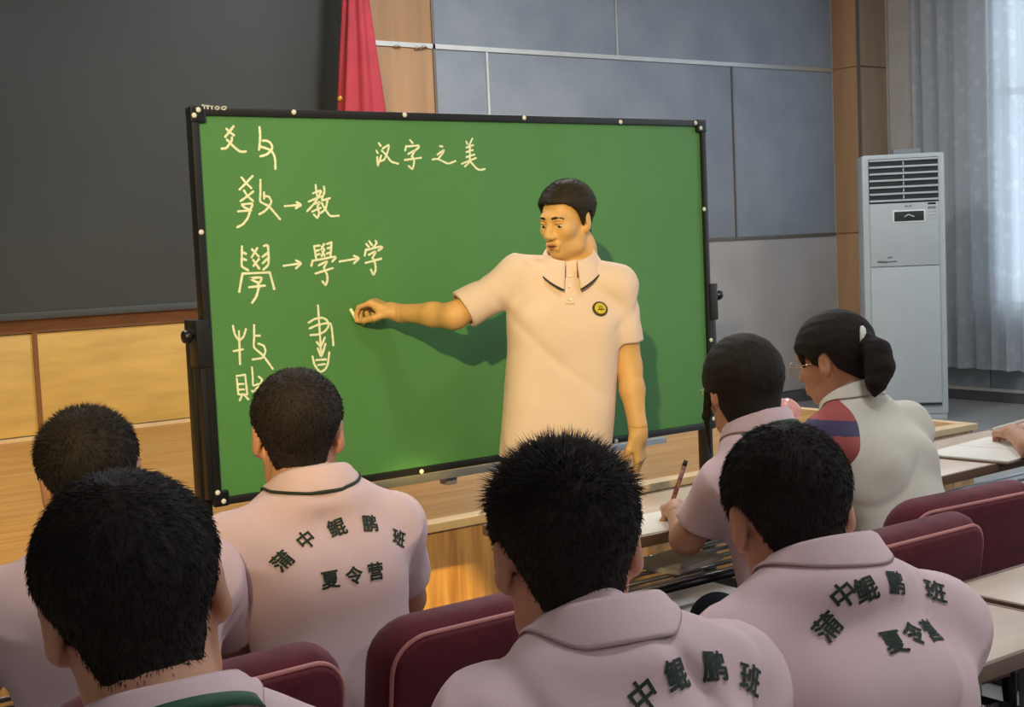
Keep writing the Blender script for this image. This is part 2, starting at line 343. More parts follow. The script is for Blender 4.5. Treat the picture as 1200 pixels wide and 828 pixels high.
for x, y in screws:
    p = atY(x, y, BY-.008); p[0] = min(max(p[0], BX0+.009), BX1-.009); p[2] = min(max(p[2], BZ0+.009), BZ1-.009)
    MB().lathe((p[0], BY-.008, p[2]), [(.0085, 0), (.008, .003), (.004, .005), (.001, .0055)], 10, R90).out('frame_screw', WHITEP, bd, True)
for x, z in ((BX0, BZ1), (BX1, BZ1), (BX0, BZ0), (BX1, BZ0)):
    sx = 1 if x == BX0 else -1; sz = -1 if z == BZ1 else 1
    MB().box((x+sx*.022, BY-.002, z+sz*.022), (.05, .016, .05), bev=.006).out('corner_cap', BLACKP, bd)
# white maker's lettering on the top rail
LO = 3.6
mb = MB()
for a in ((236.5, 240.5, 118.8, 120.8), (238.5, 240, 119, 124), (241, 245.5, 119.5, 121.3), (242.5, 244.3, 120, 124.3), (246.5, 250, 120, 121.6), (247.5, 249, 120, 124.6)):
    p = atY(a[0], a[2]+LO, BY-.009); q = atY(a[1], a[3]+LO, BY-.009); mb.box(((p[0]+q[0])/2, BY-.009, (p[2]+q[2])/2), (q[0]-p[0], .002, p[2]-q[2]))
for a in ((251.5, 120.2, 257.5, 125.2), (259, 120.4, 265.5, 125.4)):
    for (x0, y0, x1, y1) in ((a[0], a[1], a[2], a[1]+1.6), (a[0], a[3]-1.6, a[2], a[3]), (a[0], a[1], a[0]+1.8, a[3]), (a[2]-1.8, a[1], a[2], a[3])):
        p = atY(x0, y0+LO, BY-.009); q = atY(x1, y1+LO, BY-.009); mb.box(((p[0]+q[0])/2, BY-.009, (p[2]+q[2])/2), (q[0]-p[0], .002, p[2]-q[2]))
tag(mb.out('rail_lettering', WHITEP, bd), 'small white lettering on the black top rail')
# stand: posts, clamps with knobs, cross bars, feet with castors
for x, sx in ((BX0, -1), (BX1, 1)):
    xp = x+sx*.006 if sx < 0 else x+.012
    span('stand_post', xp-.019, xp+.019, BY-.006+.045, BY+.085, .09, 1.262, BLACK, bd, .004)
    cl = span('pivot_bracket', xp-.021, xp+.021, BY-.012, BY+.05, 1.12, 1.262, BLACK, bd, .004)
    MB().lathe((xp+sx*.021, BY+.01, 1.215), [(.008, 0), (.008, .012), (.02, .014), (.022, .022), (.018, .034), (.006, .037)], 12, np.array([[0, 0, sx], [0, 1, 0], [-sx, 0, 0.]])).out('knob', BLACKP, cl, True)
    span('side_plate', xp-.012, xp+.014, BY-.004, BY+.04, BZ0+.02, 1.13, BLACK, bd, .003)
    span('foot_bar', xp-.022, xp+.022, BY-.22, BY+.28, .07, .11, BLACK, bd, .006)
    for dy in (-.19, .25):
        ca = MB().box((xp, BY+dy, .062), (.03, .03, .02)).out('castor', BLACKP, bd)
        MB().lathe((xp-.011, BY+dy, .028), [(.022, 0), (.028, .003), (.028, .019), (.022, .022)], 14, np.array([[0, 0, 1.], [0, 1, 0], [-1, 0, 0]])).out('wheel', BLACKP, ca, True)
span('cross_bar', BX0, BX1, BY+.05, BY+.08, .072, .108, BLACK, bd, .004)
tr = span('chalk_tray', BX0+.12, BX1-.3, BY-.045, BY+.02, BZ0-.022, BZ0-.006, SILVER, bd, .003)
span('tray_rail', BX0+.12, BX1-.3, BY-.05, BY-.043, BZ0-.02, BZ0+.006, SILVER, bd, .001)
for x in (2.5, 3.2): span('tray_bracket', x-.02, x+.02, BY-.02, BY+.03, BZ0-.05, BZ0-.02, DESKL, bd, .003)
# ---- chalk strokes, traced as round-ended ribbons lying on the board
def smooth_line(pts, n=5):
    pts = [np.array(p, float) for p in pts]
    if len(pts) < 3: return [pts[0]+(pts[-1]-pts[0])*t for t in np.linspace(0, 1, 4)]
    P = [2*pts[0]-pts[1]]+pts+[2*pts[-1]-pts[-2]]; out = []
    for i in range(1, len(P)-2):
        for t in np.linspace(0, 1, n, endpoint=False):
            a, b, c, d = P[i-1], P[i], P[i+1], P[i+2]
            m1 = (c-a)*.33; m2 = (d-b)*.33; h = t*t*(3-2*t)
            out.append((2*t**3-3*t*t+1)*b+(t**3-2*t*t+t)*m1+(-2*t**3+3*t*t)*c+(t**3-t*t)*m2)
    out.append(pts[-1]); return out
def chalk_char(org, sc, strokes, wpx=2.5):
    mb = MB(); wid = wpx*.00305/2
    for k, s in enumerate(strokes):
        L = [atY(org[0]+x/sc, org[1]+y/sc, BY+.004) for x, y in smooth_line(s)]
        L = [np.array([p[0], p[2]]) for p in L]; m = len(L); V = []; F = []
        y0 = BY+.004-.0007-.00012*k
        d0 = L[1]-L[0]; d0 /= np.linalg.norm(d0)+1e-9; d1 = L[-1]-L[-2]; d1 /= np.linalg.norm(d1)+1e-9
        L2 = [L[0]-d0*wid*.9, L[0]-d0*wid*.5]+L+[L[-1]+d1*wid*.5, L[-1]+d1*wid*.9]
        ww = [.4, .85]+[1]*m+[.85, .4]
        for i, p in enumerate(L2):
            t = L2[min(i+1, len(L2)-1)]-L2[max(i-1, 0)]; t /= np.linalg.norm(t)+1e-9; nrm = np.array([-t[1], t[0]])
            w = wid*ww[i]*(1+.12*math.sin(i*1.7+k)); a = p+nrm*w; b = p-nrm*w
            V += [(a[0], y0, a[1]), (b[0], y0, b[1]), (a[0], BY+.0045, a[1]), (b[0], BY+.0045, b[1])]
        q = len(L2)
        for i in range(q-1):
            j = i*4; F += [[j, j+4, j+5, j+1], [j+2, j+3, j+7, j+6], [j, j+2, j+6, j+4], [j+1, j+5, j+7, j+3]]
        F += [[0, 1, 3, 2], [(q-1)*4+i for i in (0, 2, 3, 1)]]
        mb.add(V, F)
    return mb.out('chalk_character', CHALK, bd)
A_ = (250, 140); B_ = (270, 200); C_ = (270, 278); D_ = (355, 275); E_ = (265, 370); F_ = (350, 350); G_ = (435, 160)
chalk_char(A_, 13.333, [[(315,105),(250,190),(185,270)],[(205,145),(255,195),(320,245)],[(290,280),(285,330),(245,390),(200,445),(130,455)],[(212,315),(265,370),(330,435),(400,490),(450,503),(505,498)]])
chalk_char(A_, 13.333, [[(720,120),(730,250),(722,400),(713,470)],[(770,330),(830,332),(885,360),(918,420),(905,480),(830,545),(735,575)],[(740,425),(810,445),(890,480),(940,540),(965,630),(968,770)]])
chalk_char(B_, 8.889, [[(230,55),(160,130),(95,195)],[(115,70),(165,130),(218,182)],[(238,215),(175,265),(105,315)],[(140,205),(180,265),(235,315)],[(118,352),(228,342),(205,405)],[(122,360),(150,385),(195,402)],[(80,422),(215,412)],[(205,412),(180,490),(130,555),(70,588)]], 2.3)
chalk_char(B_, 8.889, [[(312,95),(312,225),(312,320),(400,370),(470,450),(517,505)],[(355,265),(400,270),(425,320),(400,375),(350,425),(300,452)],[(350,225),(350,290)]], 2.3)
chalk_char(B_, 8.889, [[(565,368),(735,355)],[(690,328),(735,355),(680,390)]], 2.3)
chalk_char(B_, 8.889, [[(888,148),(892,200),(902,262)],[(858,235),(935,205)],[(815,320),(950,265)],[(945,215),(880,330),(800,420)],[(880,345),(930,325),(905,375)],[(905,370),(922,440),(905,490),(868,455)],[(850,425),(940,385)],[(972,165),(978,220),(950,295)],[(955,310),(1035,285)],[(1010,300),(990,395),(940,440)],[(950,335),(985,400),(1040,470),(1125,468)]], 2.2)
chalk_char(C_, 10.356, [[(140,110),(138,240),(140,350),(215,398)],[(150,182),(190,200)],[(152,260),(190,275)],[(325,130),(258,240)],[(260,145),(342,230)],[(345,262),(280,345)],[(275,275),(348,378)],[(405,105),(432,95),(455,115),(460,320),(400,390)],[(452,185),(390,235)],[(452,255),(392,312)],[(145,440),(105,660)],[(145,440),(475,425)],[(475,425),(530,628)],[(240,495),(370,488),(355,545),(310,540),(240,503)],[(225,605),(415,585)],[(335,550),(338,620),(310,720),(262,792)]], 2.4)
chalk_char(C_, 10.356, [[(645,345),(855,315)],[(795,280),(855,315),(795,375)]], 2.3)
chalk_char(D_, 12, [[(155,160),(185,330)],[(155,160),(235,150)],[(175,228),(225,215)],[(180,285),(235,270)],[(295,130),(255,205)],[(265,165),(300,215)],[(300,205),(260,300)],[(270,235),(305,295)],[(335,130),(400,105)],[(400,105),(385,310)],[(345,190),(390,175)],[(335,265),(385,245)],[(135,360),(115,435)],[(135,365),(430,310),(455,325),(410,375)],[(220,430),(335,375),(290,465)],[(175,545),(415,468)],[(300,490),(335,560),(340,640),(315,705),(272,655)]], 2.3)
chalk_char(D_, 12, [[(515,375),(785,330)],[(715,295),(785,330),(715,400)]], 2.3)
chalk_char(D_, 12, [[(890,130),(925,170)],[(930,90),(970,145)],[(1020,85),(1035,115),(985,185)],[(885,205),(868,290)],[(885,215),(1090,165),(1110,185),(1060,220)],[(925,280),(1020,235),(975,330)],[(880,395),(1100,335)],[(995,345),(1020,440),(1015,510),(990,560),(955,490)]], 2.4)
chalk_char(E_, 7.883, [[(62,92),(80,170),(120,225),(160,190),(182,122)],[(118,140),(128,445)],[(68,325),(155,308)]], 2.2)
chalk_char(E_, 7.883, [[(258,85),(258,200),(258,290),(340,365),(430,488)],[(265,182),(312,182)],[(295,255),(345,275),(362,325),(335,385),(245,402)]], 2.2)
chalk_char(E_, 7.883, [[(95,555),(175,543)],[(175,543),(195,725)],[(195,725),(112,725)],[(112,725),(98,580)],[(110,630),(160,628)],[(112,680),(165,678)],[(145,735),(125,780)],[(170,735),(205,770)]], 2.1)
chalk_char(E_, 7.883, [[(238,475),(245,560),(250,640),(298,628)],[(238,690),(246,700)],[(300,560),(330,590),(300,650),(260,690)]], 2.1)
chalk_char(F_, 9, [[(203,70),(215,250),(228,450),(238,605)],[(105,250),(170,212),(250,200),(300,230),(312,290),(270,345),(200,375),(125,382)],[(115,312),(200,275),(320,255),(345,290),(358,400),(365,490)],[(190,455),(232,500),(275,408)],[(200,522),(238,605),(282,475)],[(145,608),(165,690),(200,745),(230,768),(275,745),(305,690),(322,565)],[(185,645),(288,638)],[(205,697),(275,688)]], 2.3)
chalk_char(G_, 8.571, [[(75,65),(95,95)],[(50,140),(65,165)],[(60,205),(65,290),(100,190)],[(115,120),(175,85),(165,150),(130,230),(95,245)],[(105,140),(150,185),(200,250),(270,272)]], 2.2)
chalk_char(G_, 8.571, [[(390,35),(415,65)],[(350,95),(340,140)],[(350,100),(470,90),(475,110),(445,135)],[(370,175),(435,140),(405,200)],[(335,235),(500,212)],[(415,205),(430,240),(425,290),(410,325),(375,295)]], 2.2)
chalk_char(G_, 8.571, [[(690,95),(715,100)],[(665,180),(730,135),(715,170),(670,225)],[(615,230),(670,225),(770,270),(845,245)]], 2.2)
chalk_char(G_, 8.571, [[(955,50),(965,75)],[(1015,20),(985,85)],[(955,110),(1025,85)],[(990,90),(990,180)],[(955,155),(1020,135)],[(955,205),(1035,180)],[(910,272),(1050,215)],[(990,190),(985,250),(940,300)],[(990,245),(1050,315),(1090,335),(1140,325)]], 2.2)

# ================================================================== AIR CONDITIONER
ac = empty('air_conditioner', (8.52, 6.62, 0), 'tall white floor-standing air conditioner in the right corner', 'air conditioner')
AW, AD, AH = .60, .36, 2.0
aF = np.array([-.705, -.709, 0]); aR = np.array([-aF[1], aF[0], 0])*-1      # front normal, and its right as seen from the front
aR = np.array([.709, -.705, 0])
AR = np.stack([aR, -aF, _zu], 1)                                             # local x right, y back, z up
def acbox(name, c, d, m, parent=None, bev=0):
    P = np.array([8.52, 6.62, 0])+AR@np.array(c, float); o = MB().box(P, d, AR, bev).out(name, m, parent or ac)
    if bev: smooth_by_angle(o)
    return o
acbox('cabinet', (0, 0, 1.0+.02), (AW, AD, 1.96), ACW, bev=.02)
acbox('base', (0, 0, .03), (AW-.02, AD-.02, .06), ACW, bev=.004)
fy = -AD/2
acbox('upper_panel', (-.0, fy-.006, 1.4), (.5, .02, .47), ACW, bev=.006)
lpn = acbox('lower_panel', (-.0, fy-.006, .645), (.5, .02, 1.03), ACW, bev=.006)
acbox('bottom_gap', (0, fy-.004, .118), (.5, .02, .014), ACD)
gr = acbox('outlet_recess', (-.0, fy+.002, 1.802), (.5, .03, .33), ACD)
for i in range(7): acbox('louver', (-.0, fy-.014, 1.955-i*.05), (.495, .02, .015), ACW, bev=.003)
for i in range(6): acbox('vane_pin', (.0, fy-.016, 1.93-i*.05), (.008, .008, .026), ACW)
ds = acbox('display', (.035, fy-.018, 1.535), (.215, .008, .072), ACD, bev=.002); acbox('display_edge', (.035, fy-.0165, 1.535), (.235, .006, .092), WHITEP, bev=.002)
mb = MB(); P0 = np.array([8.52, 6.62, 0])
for a, b, w in (((.0, 1.53), (.03, 1.548), .007), ((.03, 1.548), (.07, 1.53), .007)):
    mb.tube([P0+AR@np.array([a[0], fy-.023, a[1]]), P0+AR@np.array([b[0], fy-.023, b[1]])], w*.5, 5)
mb.out('display_mark', WHITEP, ds)
stk = acbox('rating_label', (.2, fy-.0175, 1.572), (.075, .003, .125), mat('label_paper', S(196, 200, 200), .5), bev=.0006)
for z, h, m in ((1.622, .016, ACD), (1.592, .02, SILLG), (1.56, .004, SILLG), (1.535, .004, SILLG)): acbox('label_print', (.2, fy-.0195, z), (.06, .001, h), m, stk)
for dx in (.015, .045): acbox('maker_mark', (dx, fy-.0175, 1.61), (.022, .003, .012), SILLG)
mk_ = MB()
for a, b, r in (((-.2, 1.205), (-.13, 1.2), .011), ((-.13, 1.2), (-.06, 1.203), .007), ((-.125, 1.23), (-.09, 1.236), .007)):
    mk_.tube([P0+AR@np.array([a[0], fy-.016, a[1]]), P0+AR@np.array([b[0], fy-.016, b[1]])], r*.6, 6)
mk_.out('script_mark', ACD, ac)
acbox('top_box', (.05, .02, 2.02), (.2, .12, .04), SILLG, bev=.004)

# ================================================================== RED FLAG
fl = empty('red_flag', (4.44, 7.62, SZ), 'red flag with gold edge hanging furled on its pole beside the dark screen', 'flag')
MB().lathe((4.44, 7.62, SZ), [(.17, 0), (.17, .02), (.05, .05), (.03, .09), (.016, .1)], 24).out('flag_stand', SILVER, fl, True)
MB().tube([(4.44, 7.62, SZ+.05), (4.44, 7.62, 3.75)], .012, 8).out('flag_pole', SILVER, fl, True)
MB().lathe((4.44, 7.62, 3.75), [(.012, 0), (.025, .02), (.02, .06), (.003, .12)], 12).out('finial', GOLD, fl, True)
V = []; nz, na = 40, 72
for j in range(nz):
    z = 3.6-j*(3.6-1.35)/(nz-1); t = (3.6-z)/2.25; r = .02+.215*t**.9
    for i in range(na):
        a = 2*math.pi*i/na; k = 1+.16*math.sin(a*7+t*2)+.08*math.sin(a*3-t*3)
        V.append((4.44+r*k*math.cos(a), 7.62+r*.62*k*math.sin(a), z))
F = [[j*na+i, j*na+(i+1) % na, (j+1)*na+(i+1) % na, (j+1)*na+i] for j in range(nz-1) for i in range(na)]
mk('flag_cloth', V, F, FLAGR, fl)
# gold emblem fold showing at the left edge
g0 = atY(389, 122, 7.5); g1 = atY(399, 114, 7.5)
V2 = []; 
mb = MB(); bv = BVHTree.FromPolygons([Vector(p) for p in V], F)
pts = []
for t in np.linspace(0, 1, 7):
    x, y = 388+13*t, 124-10*t; h = bv.ray_cast(Vector(CC), Vector(ray(x, y)))
    if h[0] is not None: pts.append(np.array(h[0]))
if len(pts) > 1: mb.tube(pts, .017, 8).out('gold_edge', GOLD, fl, True)

# ================================================================== CHAIRS AND DESKS
def rrect(w, h, r, n=7):
    P = []
    for cx, cz, a0 in ((w/2-r, h/2-r, 0), (-w/2+r, h/2-r, 90), (-w/2+r, -h/2+r, 180), (w/2-r, -h/2+r, 270)):
        for i in range(n): a = math.radians(a0+90*i/(n-1)); P.append((cx+r*math.cos(a), cz+r*math.sin(a)))
    return P
def slab(w, h, t, r, bev, f, steps=4):
    """rounded cushion; f maps (u, depth, v) to world"""
    rings = []
    for i in range(steps+1): a = math.pi/2*i/steps; rings.append((bev*(1-math.sin(a)), bev*(1-math.cos(a))))
    rings = rings+[(ins, t-d) for ins, d in rings[::-1]]
    V = []; n = None
    for ins, d in rings:
        P = rrect(w-2*ins, h-2*ins, max(r-ins, .004)); n = len(P); V += [f(u, d, v) for u, v in P]
    F = [[i*n+k, i*n+(k+1) % n, (i+1)*n+(k+1) % n, (i+1)*n+k] for i in range(len(rings)-1) for k in range(n)]
    F += [list(range(n))[::-1], [(len(rings)-1)*n+k for k in range(n)]]
    return V, F
def make_chair():
    c = empty('upholstered_chair', (0, 0, 0), 'x', 'chair', 'burgundy chairs of the two rows')
    V, F = slab(.46, .44, .085, .06, .03, lambda u, d, v: (u, v, .46-d)); mk('seat_cushion', V, F, BURG, c)
    ta = math.radians(9); ca, sa = math.cos(ta), math.sin(ta)
    def bf(u, d, v):          # v up, d from rear (0) to front
        y0 = -.245+.02*(u/.23)**2*1.0; return (u, y0+d*ca-v*sa, .665+v*ca+d*sa)
    V, F = slab(.47, .36, .075, .075, .03, bf); b = mk('backrest', V, F, BURG, c)
    V, F = slab(.435, .325, .02, .06, .008, lambda u, d, v: bf(u, d-.012, v)); bp = mk('back_panel', V, F, mat('burgundy_back', S(102, 28, 42), .8, var=.1, scale=25, bump=.2, bscale=400), c)
    MB().tube([bf(u, -.004, v) for u, v in rrect(.44, .33, .062, 9)], .0042, 6, closed=True).out('piping', PIPE, bp, True)
    for sx in (-1, 1):
        for sy in (-1, 1): MB().tube([(sx*.19, sy*.17, .385), (sx*.215, sy*.2, .0)], .013, 8).out('leg', BLACK, c, True)
        MB().tube([(sx*.17, -.15, .39), (sx*.17, -.235, .42), (sx*.17, -.25, .52), (sx*.17, -.225, .62)], .011, 8).out('back_support', BLACK, c, True)
    MB().box((0, 0, .378), (.4, .38, .014)).out('seat_pan', BLACKP, c)
    return c
chair0 = make_chair(); used = [False]
def place_chair(x, y, a, label):
    c = chair0 if not used[0] else copy_tree(chair0); used[0] = True
    c.location = (x, y, 0); c.rotation_euler = (0, 0, math.radians(a)); c['label'] = label; return c
# second row (backs in view): left, next, right pair; nearest row below the frame
place_chair(.75, 2.07, 2, 'burgundy chair with pale piping behind the student leftmost in second row')
place_chair(1.295, 2.09, 0, 'burgundy chair with pale piping between the printed shirts, left of spiky-haired student')
place_chair(2.215, 1.95, 0, 'burgundy chair back nearer of the overlapping pair at right')
place_chair(2.62, 2.08, -4, 'burgundy chair back farther of the overlapping pair at right edge')
place_chair(.40, .99, 0, 'burgundy chair under the nearest student at lower left')
place_chair(.93, .96, 0, 'burgundy chair under the spiky-haired student in the near row')
place_chair(1.40, .97, 0, 'burgundy chair under the near student on the right')
place_chair(3.72, 2.05, 0, 'burgundy chair of the writer at the right edge')
def make_desk():
    d = empty('training_desk', (0, 0, 0), 'x', 'desk', 'narrow training desks')
    t = boxobj('desk_top', (0, 0, .74), (1.18, .40, .02), DESKT, d, .004)
    for a, b in (((0, .196, .7375), (1.184, .012, .027)), ((0, -.196, .7375), (1.184, .012, .027)), ((.588, 0, .7375), (.012, .384, .027)), ((-.588, 0, .7375), (.012, .384, .027))): boxobj('edge_band', a, b, DESKE, t, .003)
    for i in range(5): MB().tube([(-.5, -.13+i*.06, .60), (.5, -.13+i*.06, .60)], .006, 6).out('rack_bar', SILVER, d, True)
    for sx in (-1, 1): MB().tube([(sx*.5, -.17, .60), (sx*.5, .15, .60)], .008, 6).tube([(sx*.5, -.1, .6), (sx*.5, -.1, .73)], .006, 6).tube([(sx*.5, .1, .6), (sx*.5, .1, .73)], .006, 6).out('rack_rail', BLACK, d, True)
    MB().tube([(-.5, -.17, .60), (.5, -.17, .60)], .009, 8).out('rack_front', BLACK, d, True)
    for sx in (-1, 1):
        MB().box((sx*.53, .03, .42), (.035, .07, .61), bev=.006).out('leg_post', DESKL, d); MB().box((sx*.53, .0, .085), (.045, .40, .04), bev=.008).out('leg_foot', DESKL, d)
        MB().box((sx*.53, .0, .712), (.04, .36, .03), bev=.004).out('leg_bracket', BLACK, d)
        for sy in (-1, 1):
            ca = MB().box((sx*.53, sy*.17, .058), (.022, .03, .022)).out('castor', BLACKP, d)
            MB().lathe((sx*.53-.01, sy*.17, .026), [(.02, 0), (.026, .003), (.026, .017), (.02, .02)], 14, np.array([[0, 0, 1.], [0, 1, 0], [-1, 0, 0]])).out('wheel', BLACKP, ca, True)
    return d
desk0 = make_desk(); usedd = [False]
def place_desk(x, y, label, a=0):
    c = desk0 if not usedd[0] else copy_tree(desk0); usedd[0] = True
    c.location = (x, y, 0); c.rotation_euler = (0, 0, math.radians(a)); c['label'] = label; return c
place_desk(2.755, 1.405, 'empty training desk at the lower right edge')
place_desk(1.545, 1.47, 'training desk in front of the two near students at centre')
place_desk(.33, 1.47, 'training desk in front of the nearest student at lower left')
place_desk(.70, 2.60, 'training desk before the two boys in the second row')
place_desk(2.49, 2.57, 'training desk with white paper before the two girls')
place_desk(3.70, 2.55, 'training desk with open notebook at the right edge', 2)

# ================================================================== PEOPLE: distance fields meshed with surface nets
def smin(a, b, k):
    if k <= 0: return np.minimum(a, b)
    h = np.maximum(k-np.abs(a-b), 0)/k; return np.minimum(a, b)-h*h*k*.25
def rc(a, b, ra, rb, k=.02, op='u'): return ('rc', np.array(a, float), np.array(b, float), ra, rb, k, op)
def cc(a, b, ra, rb, k=.02, op='u'): return ('cc', np.array(a, float), np.array(b, float), ra, rb, k, op)
def el(c, r, R=None, k=.02, op='u'): return ('el', np.array(c, float), np.array(r, float), np.eye(3) if R is None else np.asarray(R), 0, k, op)
def rb(c, h, R=None, r=.01, k=.02, op='u'): return ('rb', np.array(c, float), np.array(h, float), np.eye(3) if R is None else np.asarray(R), r, k, op)
def pd(q, P):
    t = q[0]
    if t == 'rc':
        ab = q[2]-q[1]; ap = P-q[1]; h = np.clip((ap@ab)/(ab@ab+1e-12), 0, 1)
        return np.linalg.norm(ap-h[:, None]*ab, axis=1)-(q[3]+(q[4]-q[3])*h)
    if t == 'cc':       # cone with flat ends
        ab = q[2]-q[1]; ln = np.linalg.norm(ab); u = ab/ln; ap = P-q[1]; h = ap@u; hh = np.clip(h/ln, -.3, 1.3)
        return np.maximum(np.linalg.norm(ap-h[:, None]*u, axis=1)-(q[3]+(q[4]-q[3])*hh), np.maximum(h-ln, -h))
    L = (P-q[1])@q[3]
    if t == 'el':
        k0 = np.linalg.norm(L/q[2], axis=1); k1 = np.linalg.norm(L/(q[2]**2), axis=1)+1e-9; return k0*(k0-1)/k1
    d = np.abs(L)-(q[2]-q[4]); return np.linalg.norm(np.maximum(d, 0), axis=1)+np.minimum(d.max(1), 0)-q[4]
def sphere_of(q):
    if q[0] in ('rc', 'cc'): return (q[1]+q[2])/2, np.linalg.norm(q[2]-q[1])/2+max(q[3], q[4])
    return q[1], (np.linalg.norm(q[2]) if q[0] == 'rb' else max(q[2]))
_sph = {}
def ev(prims, P):
    use = prims
    if len(P) <= 512 and len(prims) > 5:
        key = id(prims); e = _sph.get(key)
        if e is None or e[0] is not prims:
            s_ = [sphere_of(q) for q in prims]; e = (prims, np.array([a for a, b in s_]), np.array([b for a, b in s_]), np.array([q[6] == 'u' for q in prims])); _sph[key] = e
        c = (P[0]+P[-1])/2; R = np.linalg.norm(P[-1]-P[0])/2; g = np.linalg.norm(e[1]-c, axis=1)-e[2]
        keep = g < R+.045
        if not (keep & e[3]).any(): keep[np.argmin(np.where(e[3], g, 9e9))] = True
        use = [prims[i] for i in np.flatnonzero(keep)]
        while use[0][6] != 'u': use = use[1:]
    d = None
    for q in use:
        e = pd(q, P)
        if d is None: d = e
        elif q[6] == 'u': d = smin(d, e, q[5])
        else: d = -smin(-d, e, q[5])
    return d
def mesh_field(f, lo, hi, h, B=8):
    lo = np.array(lo, float); n = np.maximum(1, np.ceil((np.array(hi)-lo)/h/B).astype(int))
    bc = np.stack(np.meshgrid(*[np.arange(k) for k in n], indexing='ij'), -1).reshape(-1, 3)
    cen = lo+(bc+.5)*B*h; dc = f(cen)
    act = np.abs(dc) < B*h*1.35+.004
    N = n*B; A = np.repeat(np.repeat(np.repeat(dc.reshape(n), B, 0), B, 1), B, 2).astype(np.float32)
    loc = np.stack(np.meshgrid(*[np.arange(B)]*3, indexing='ij'), -1).reshape(-1, 3)
    ab = bc[act]
    for i in range(len(ab)):
        idx = ab[i]*B+loc; A[idx[:, 0], idx[:, 1], idx[:, 2]] = f(lo+idx*h)
    s = A < 0; c = np.zeros(np.array(A.shape)-1, np.uint8)
    for i in (0, 1):
        for j in (0, 1):
            for k in (0, 1): c += s[i:A.shape[0]-1+i, j:A.shape[1]-1+j, k:A.shape[2]-1+k]
    cells = np.argwhere((c > 0) & (c < 8)); nv = len(cells)
    if nv == 0: return np.zeros((0, 3)), np.zeros((0, 4), int)
    ix = -np.ones(c.shape, np.int32); ix[cells[:, 0], cells[:, 1], cells[:, 2]] = np.arange(nv)
    cor = np.array([[i, j, k] for i in (0, 1) for j in (0, 1) for k in (0, 1)])
    val = np.stack([A[cells[:, 0]+o[0], cells[:, 1]+o[1], cells[:, 2]+o[2]] for o in cor], 1)
    acc = np.zeros((nv, 3)); cnt = np.zeros(nv)
    for a in range(8):
        for b in range(a+1, 8):
            if np.abs(cor[a]-cor[b]).sum() != 1: continue
            m = (val[:, a] < 0) != (val[:, b] < 0); t = val[m, a]/(val[m, a]-val[m, b])
            acc[m] += cor[a]+t[:, None]*(cor[b]-cor[a]); cnt[m] += 1
    V = lo+(cells+acc/cnt[:, None])*h; Q = []
    for ax in range(3):
        o = [0, 0, 0]; o[ax] = 1; u, w = [(1, 2), (2, 0), (0, 1)][ax]
        s0 = s[:s.shape[0]-o[0], :s.shape[1]-o[1], :s.shape[2]-o[2]]; s1 = s[o[0]:, o[1]:, o[2]:]
        e = np.argwhere(s0 != s1); du = np.zeros(3, int); du[u] = 1; dw = np.zeros(3, int); dw[w] = 1
        ok = (e[:, u] > 0) & (e[:, w] > 0) & (e[:, u] < c.shape[u]) & (e[:, w] < c.shape[w]) & (e[:, ax] < c.shape[ax]); e = e[ok]
        g = lambda q: ix[q[:, 0], q[:, 1], q[:, 2]]
        q = np.stack([g(e-du-dw), g(e-dw), g(e), g(e-du)], 1); fl = s0[e[:, 0], e[:, 1], e[:, 2]]
        q[~fl] = q[~fl][:, ::-1]; Q.append(q)
    Q = np.concatenate(Q); return V, Q[(Q >= 0).all(1)]
def boxd(P, lo, hi):
    c = (np.array(lo)+hi)/2; d = np.abs(P-c)-(np.array(hi)-lo)/2; return np.linalg.norm(np.maximum(d, 0), axis=1)+np.minimum(d.max(1), 0)
def bounds(prims, pad=.03):
    lo = np.full(3, 9e9); hi = -lo
    for q in prims:
        if q[6] != 'u': continue
        if q[0] in ('rc', 'cc'): pts = [q[1]-q[3], q[1]+q[3], q[2]-q[4], q[2]+q[4]]
        else: r = np.linalg.norm(q[2]) if q[0] == 'rb' else max(q[2]); pts = [q[1]-r, q[1]+r]
        for p in pts: lo = np.minimum(lo, p); hi = np.maximum(hi, p)
    return lo-pad, hi+pad
def join(parts):
    V = []; F = []; n = 0
    for v, f in parts: V.append(v); F.append(f+n); n += len(v)
    return np.concatenate(V), np.concatenate(F)
def frame(yaw, pitch=0, roll=0):
    y, p, r = map(math.radians, (yaw, pitch, roll))
    fw = np.array([math.sin(y)*math.cos(p), math.cos(y)*math.cos(p), math.sin(p)]); rt = np.array([math.cos(y), -math.sin(y), 0]); up = np.cross(rt, fw)
    return np.stack([rt*math.cos(r)-up*math.sin(r), fw, up*math.cos(r)+rt*math.sin(r)], 1)
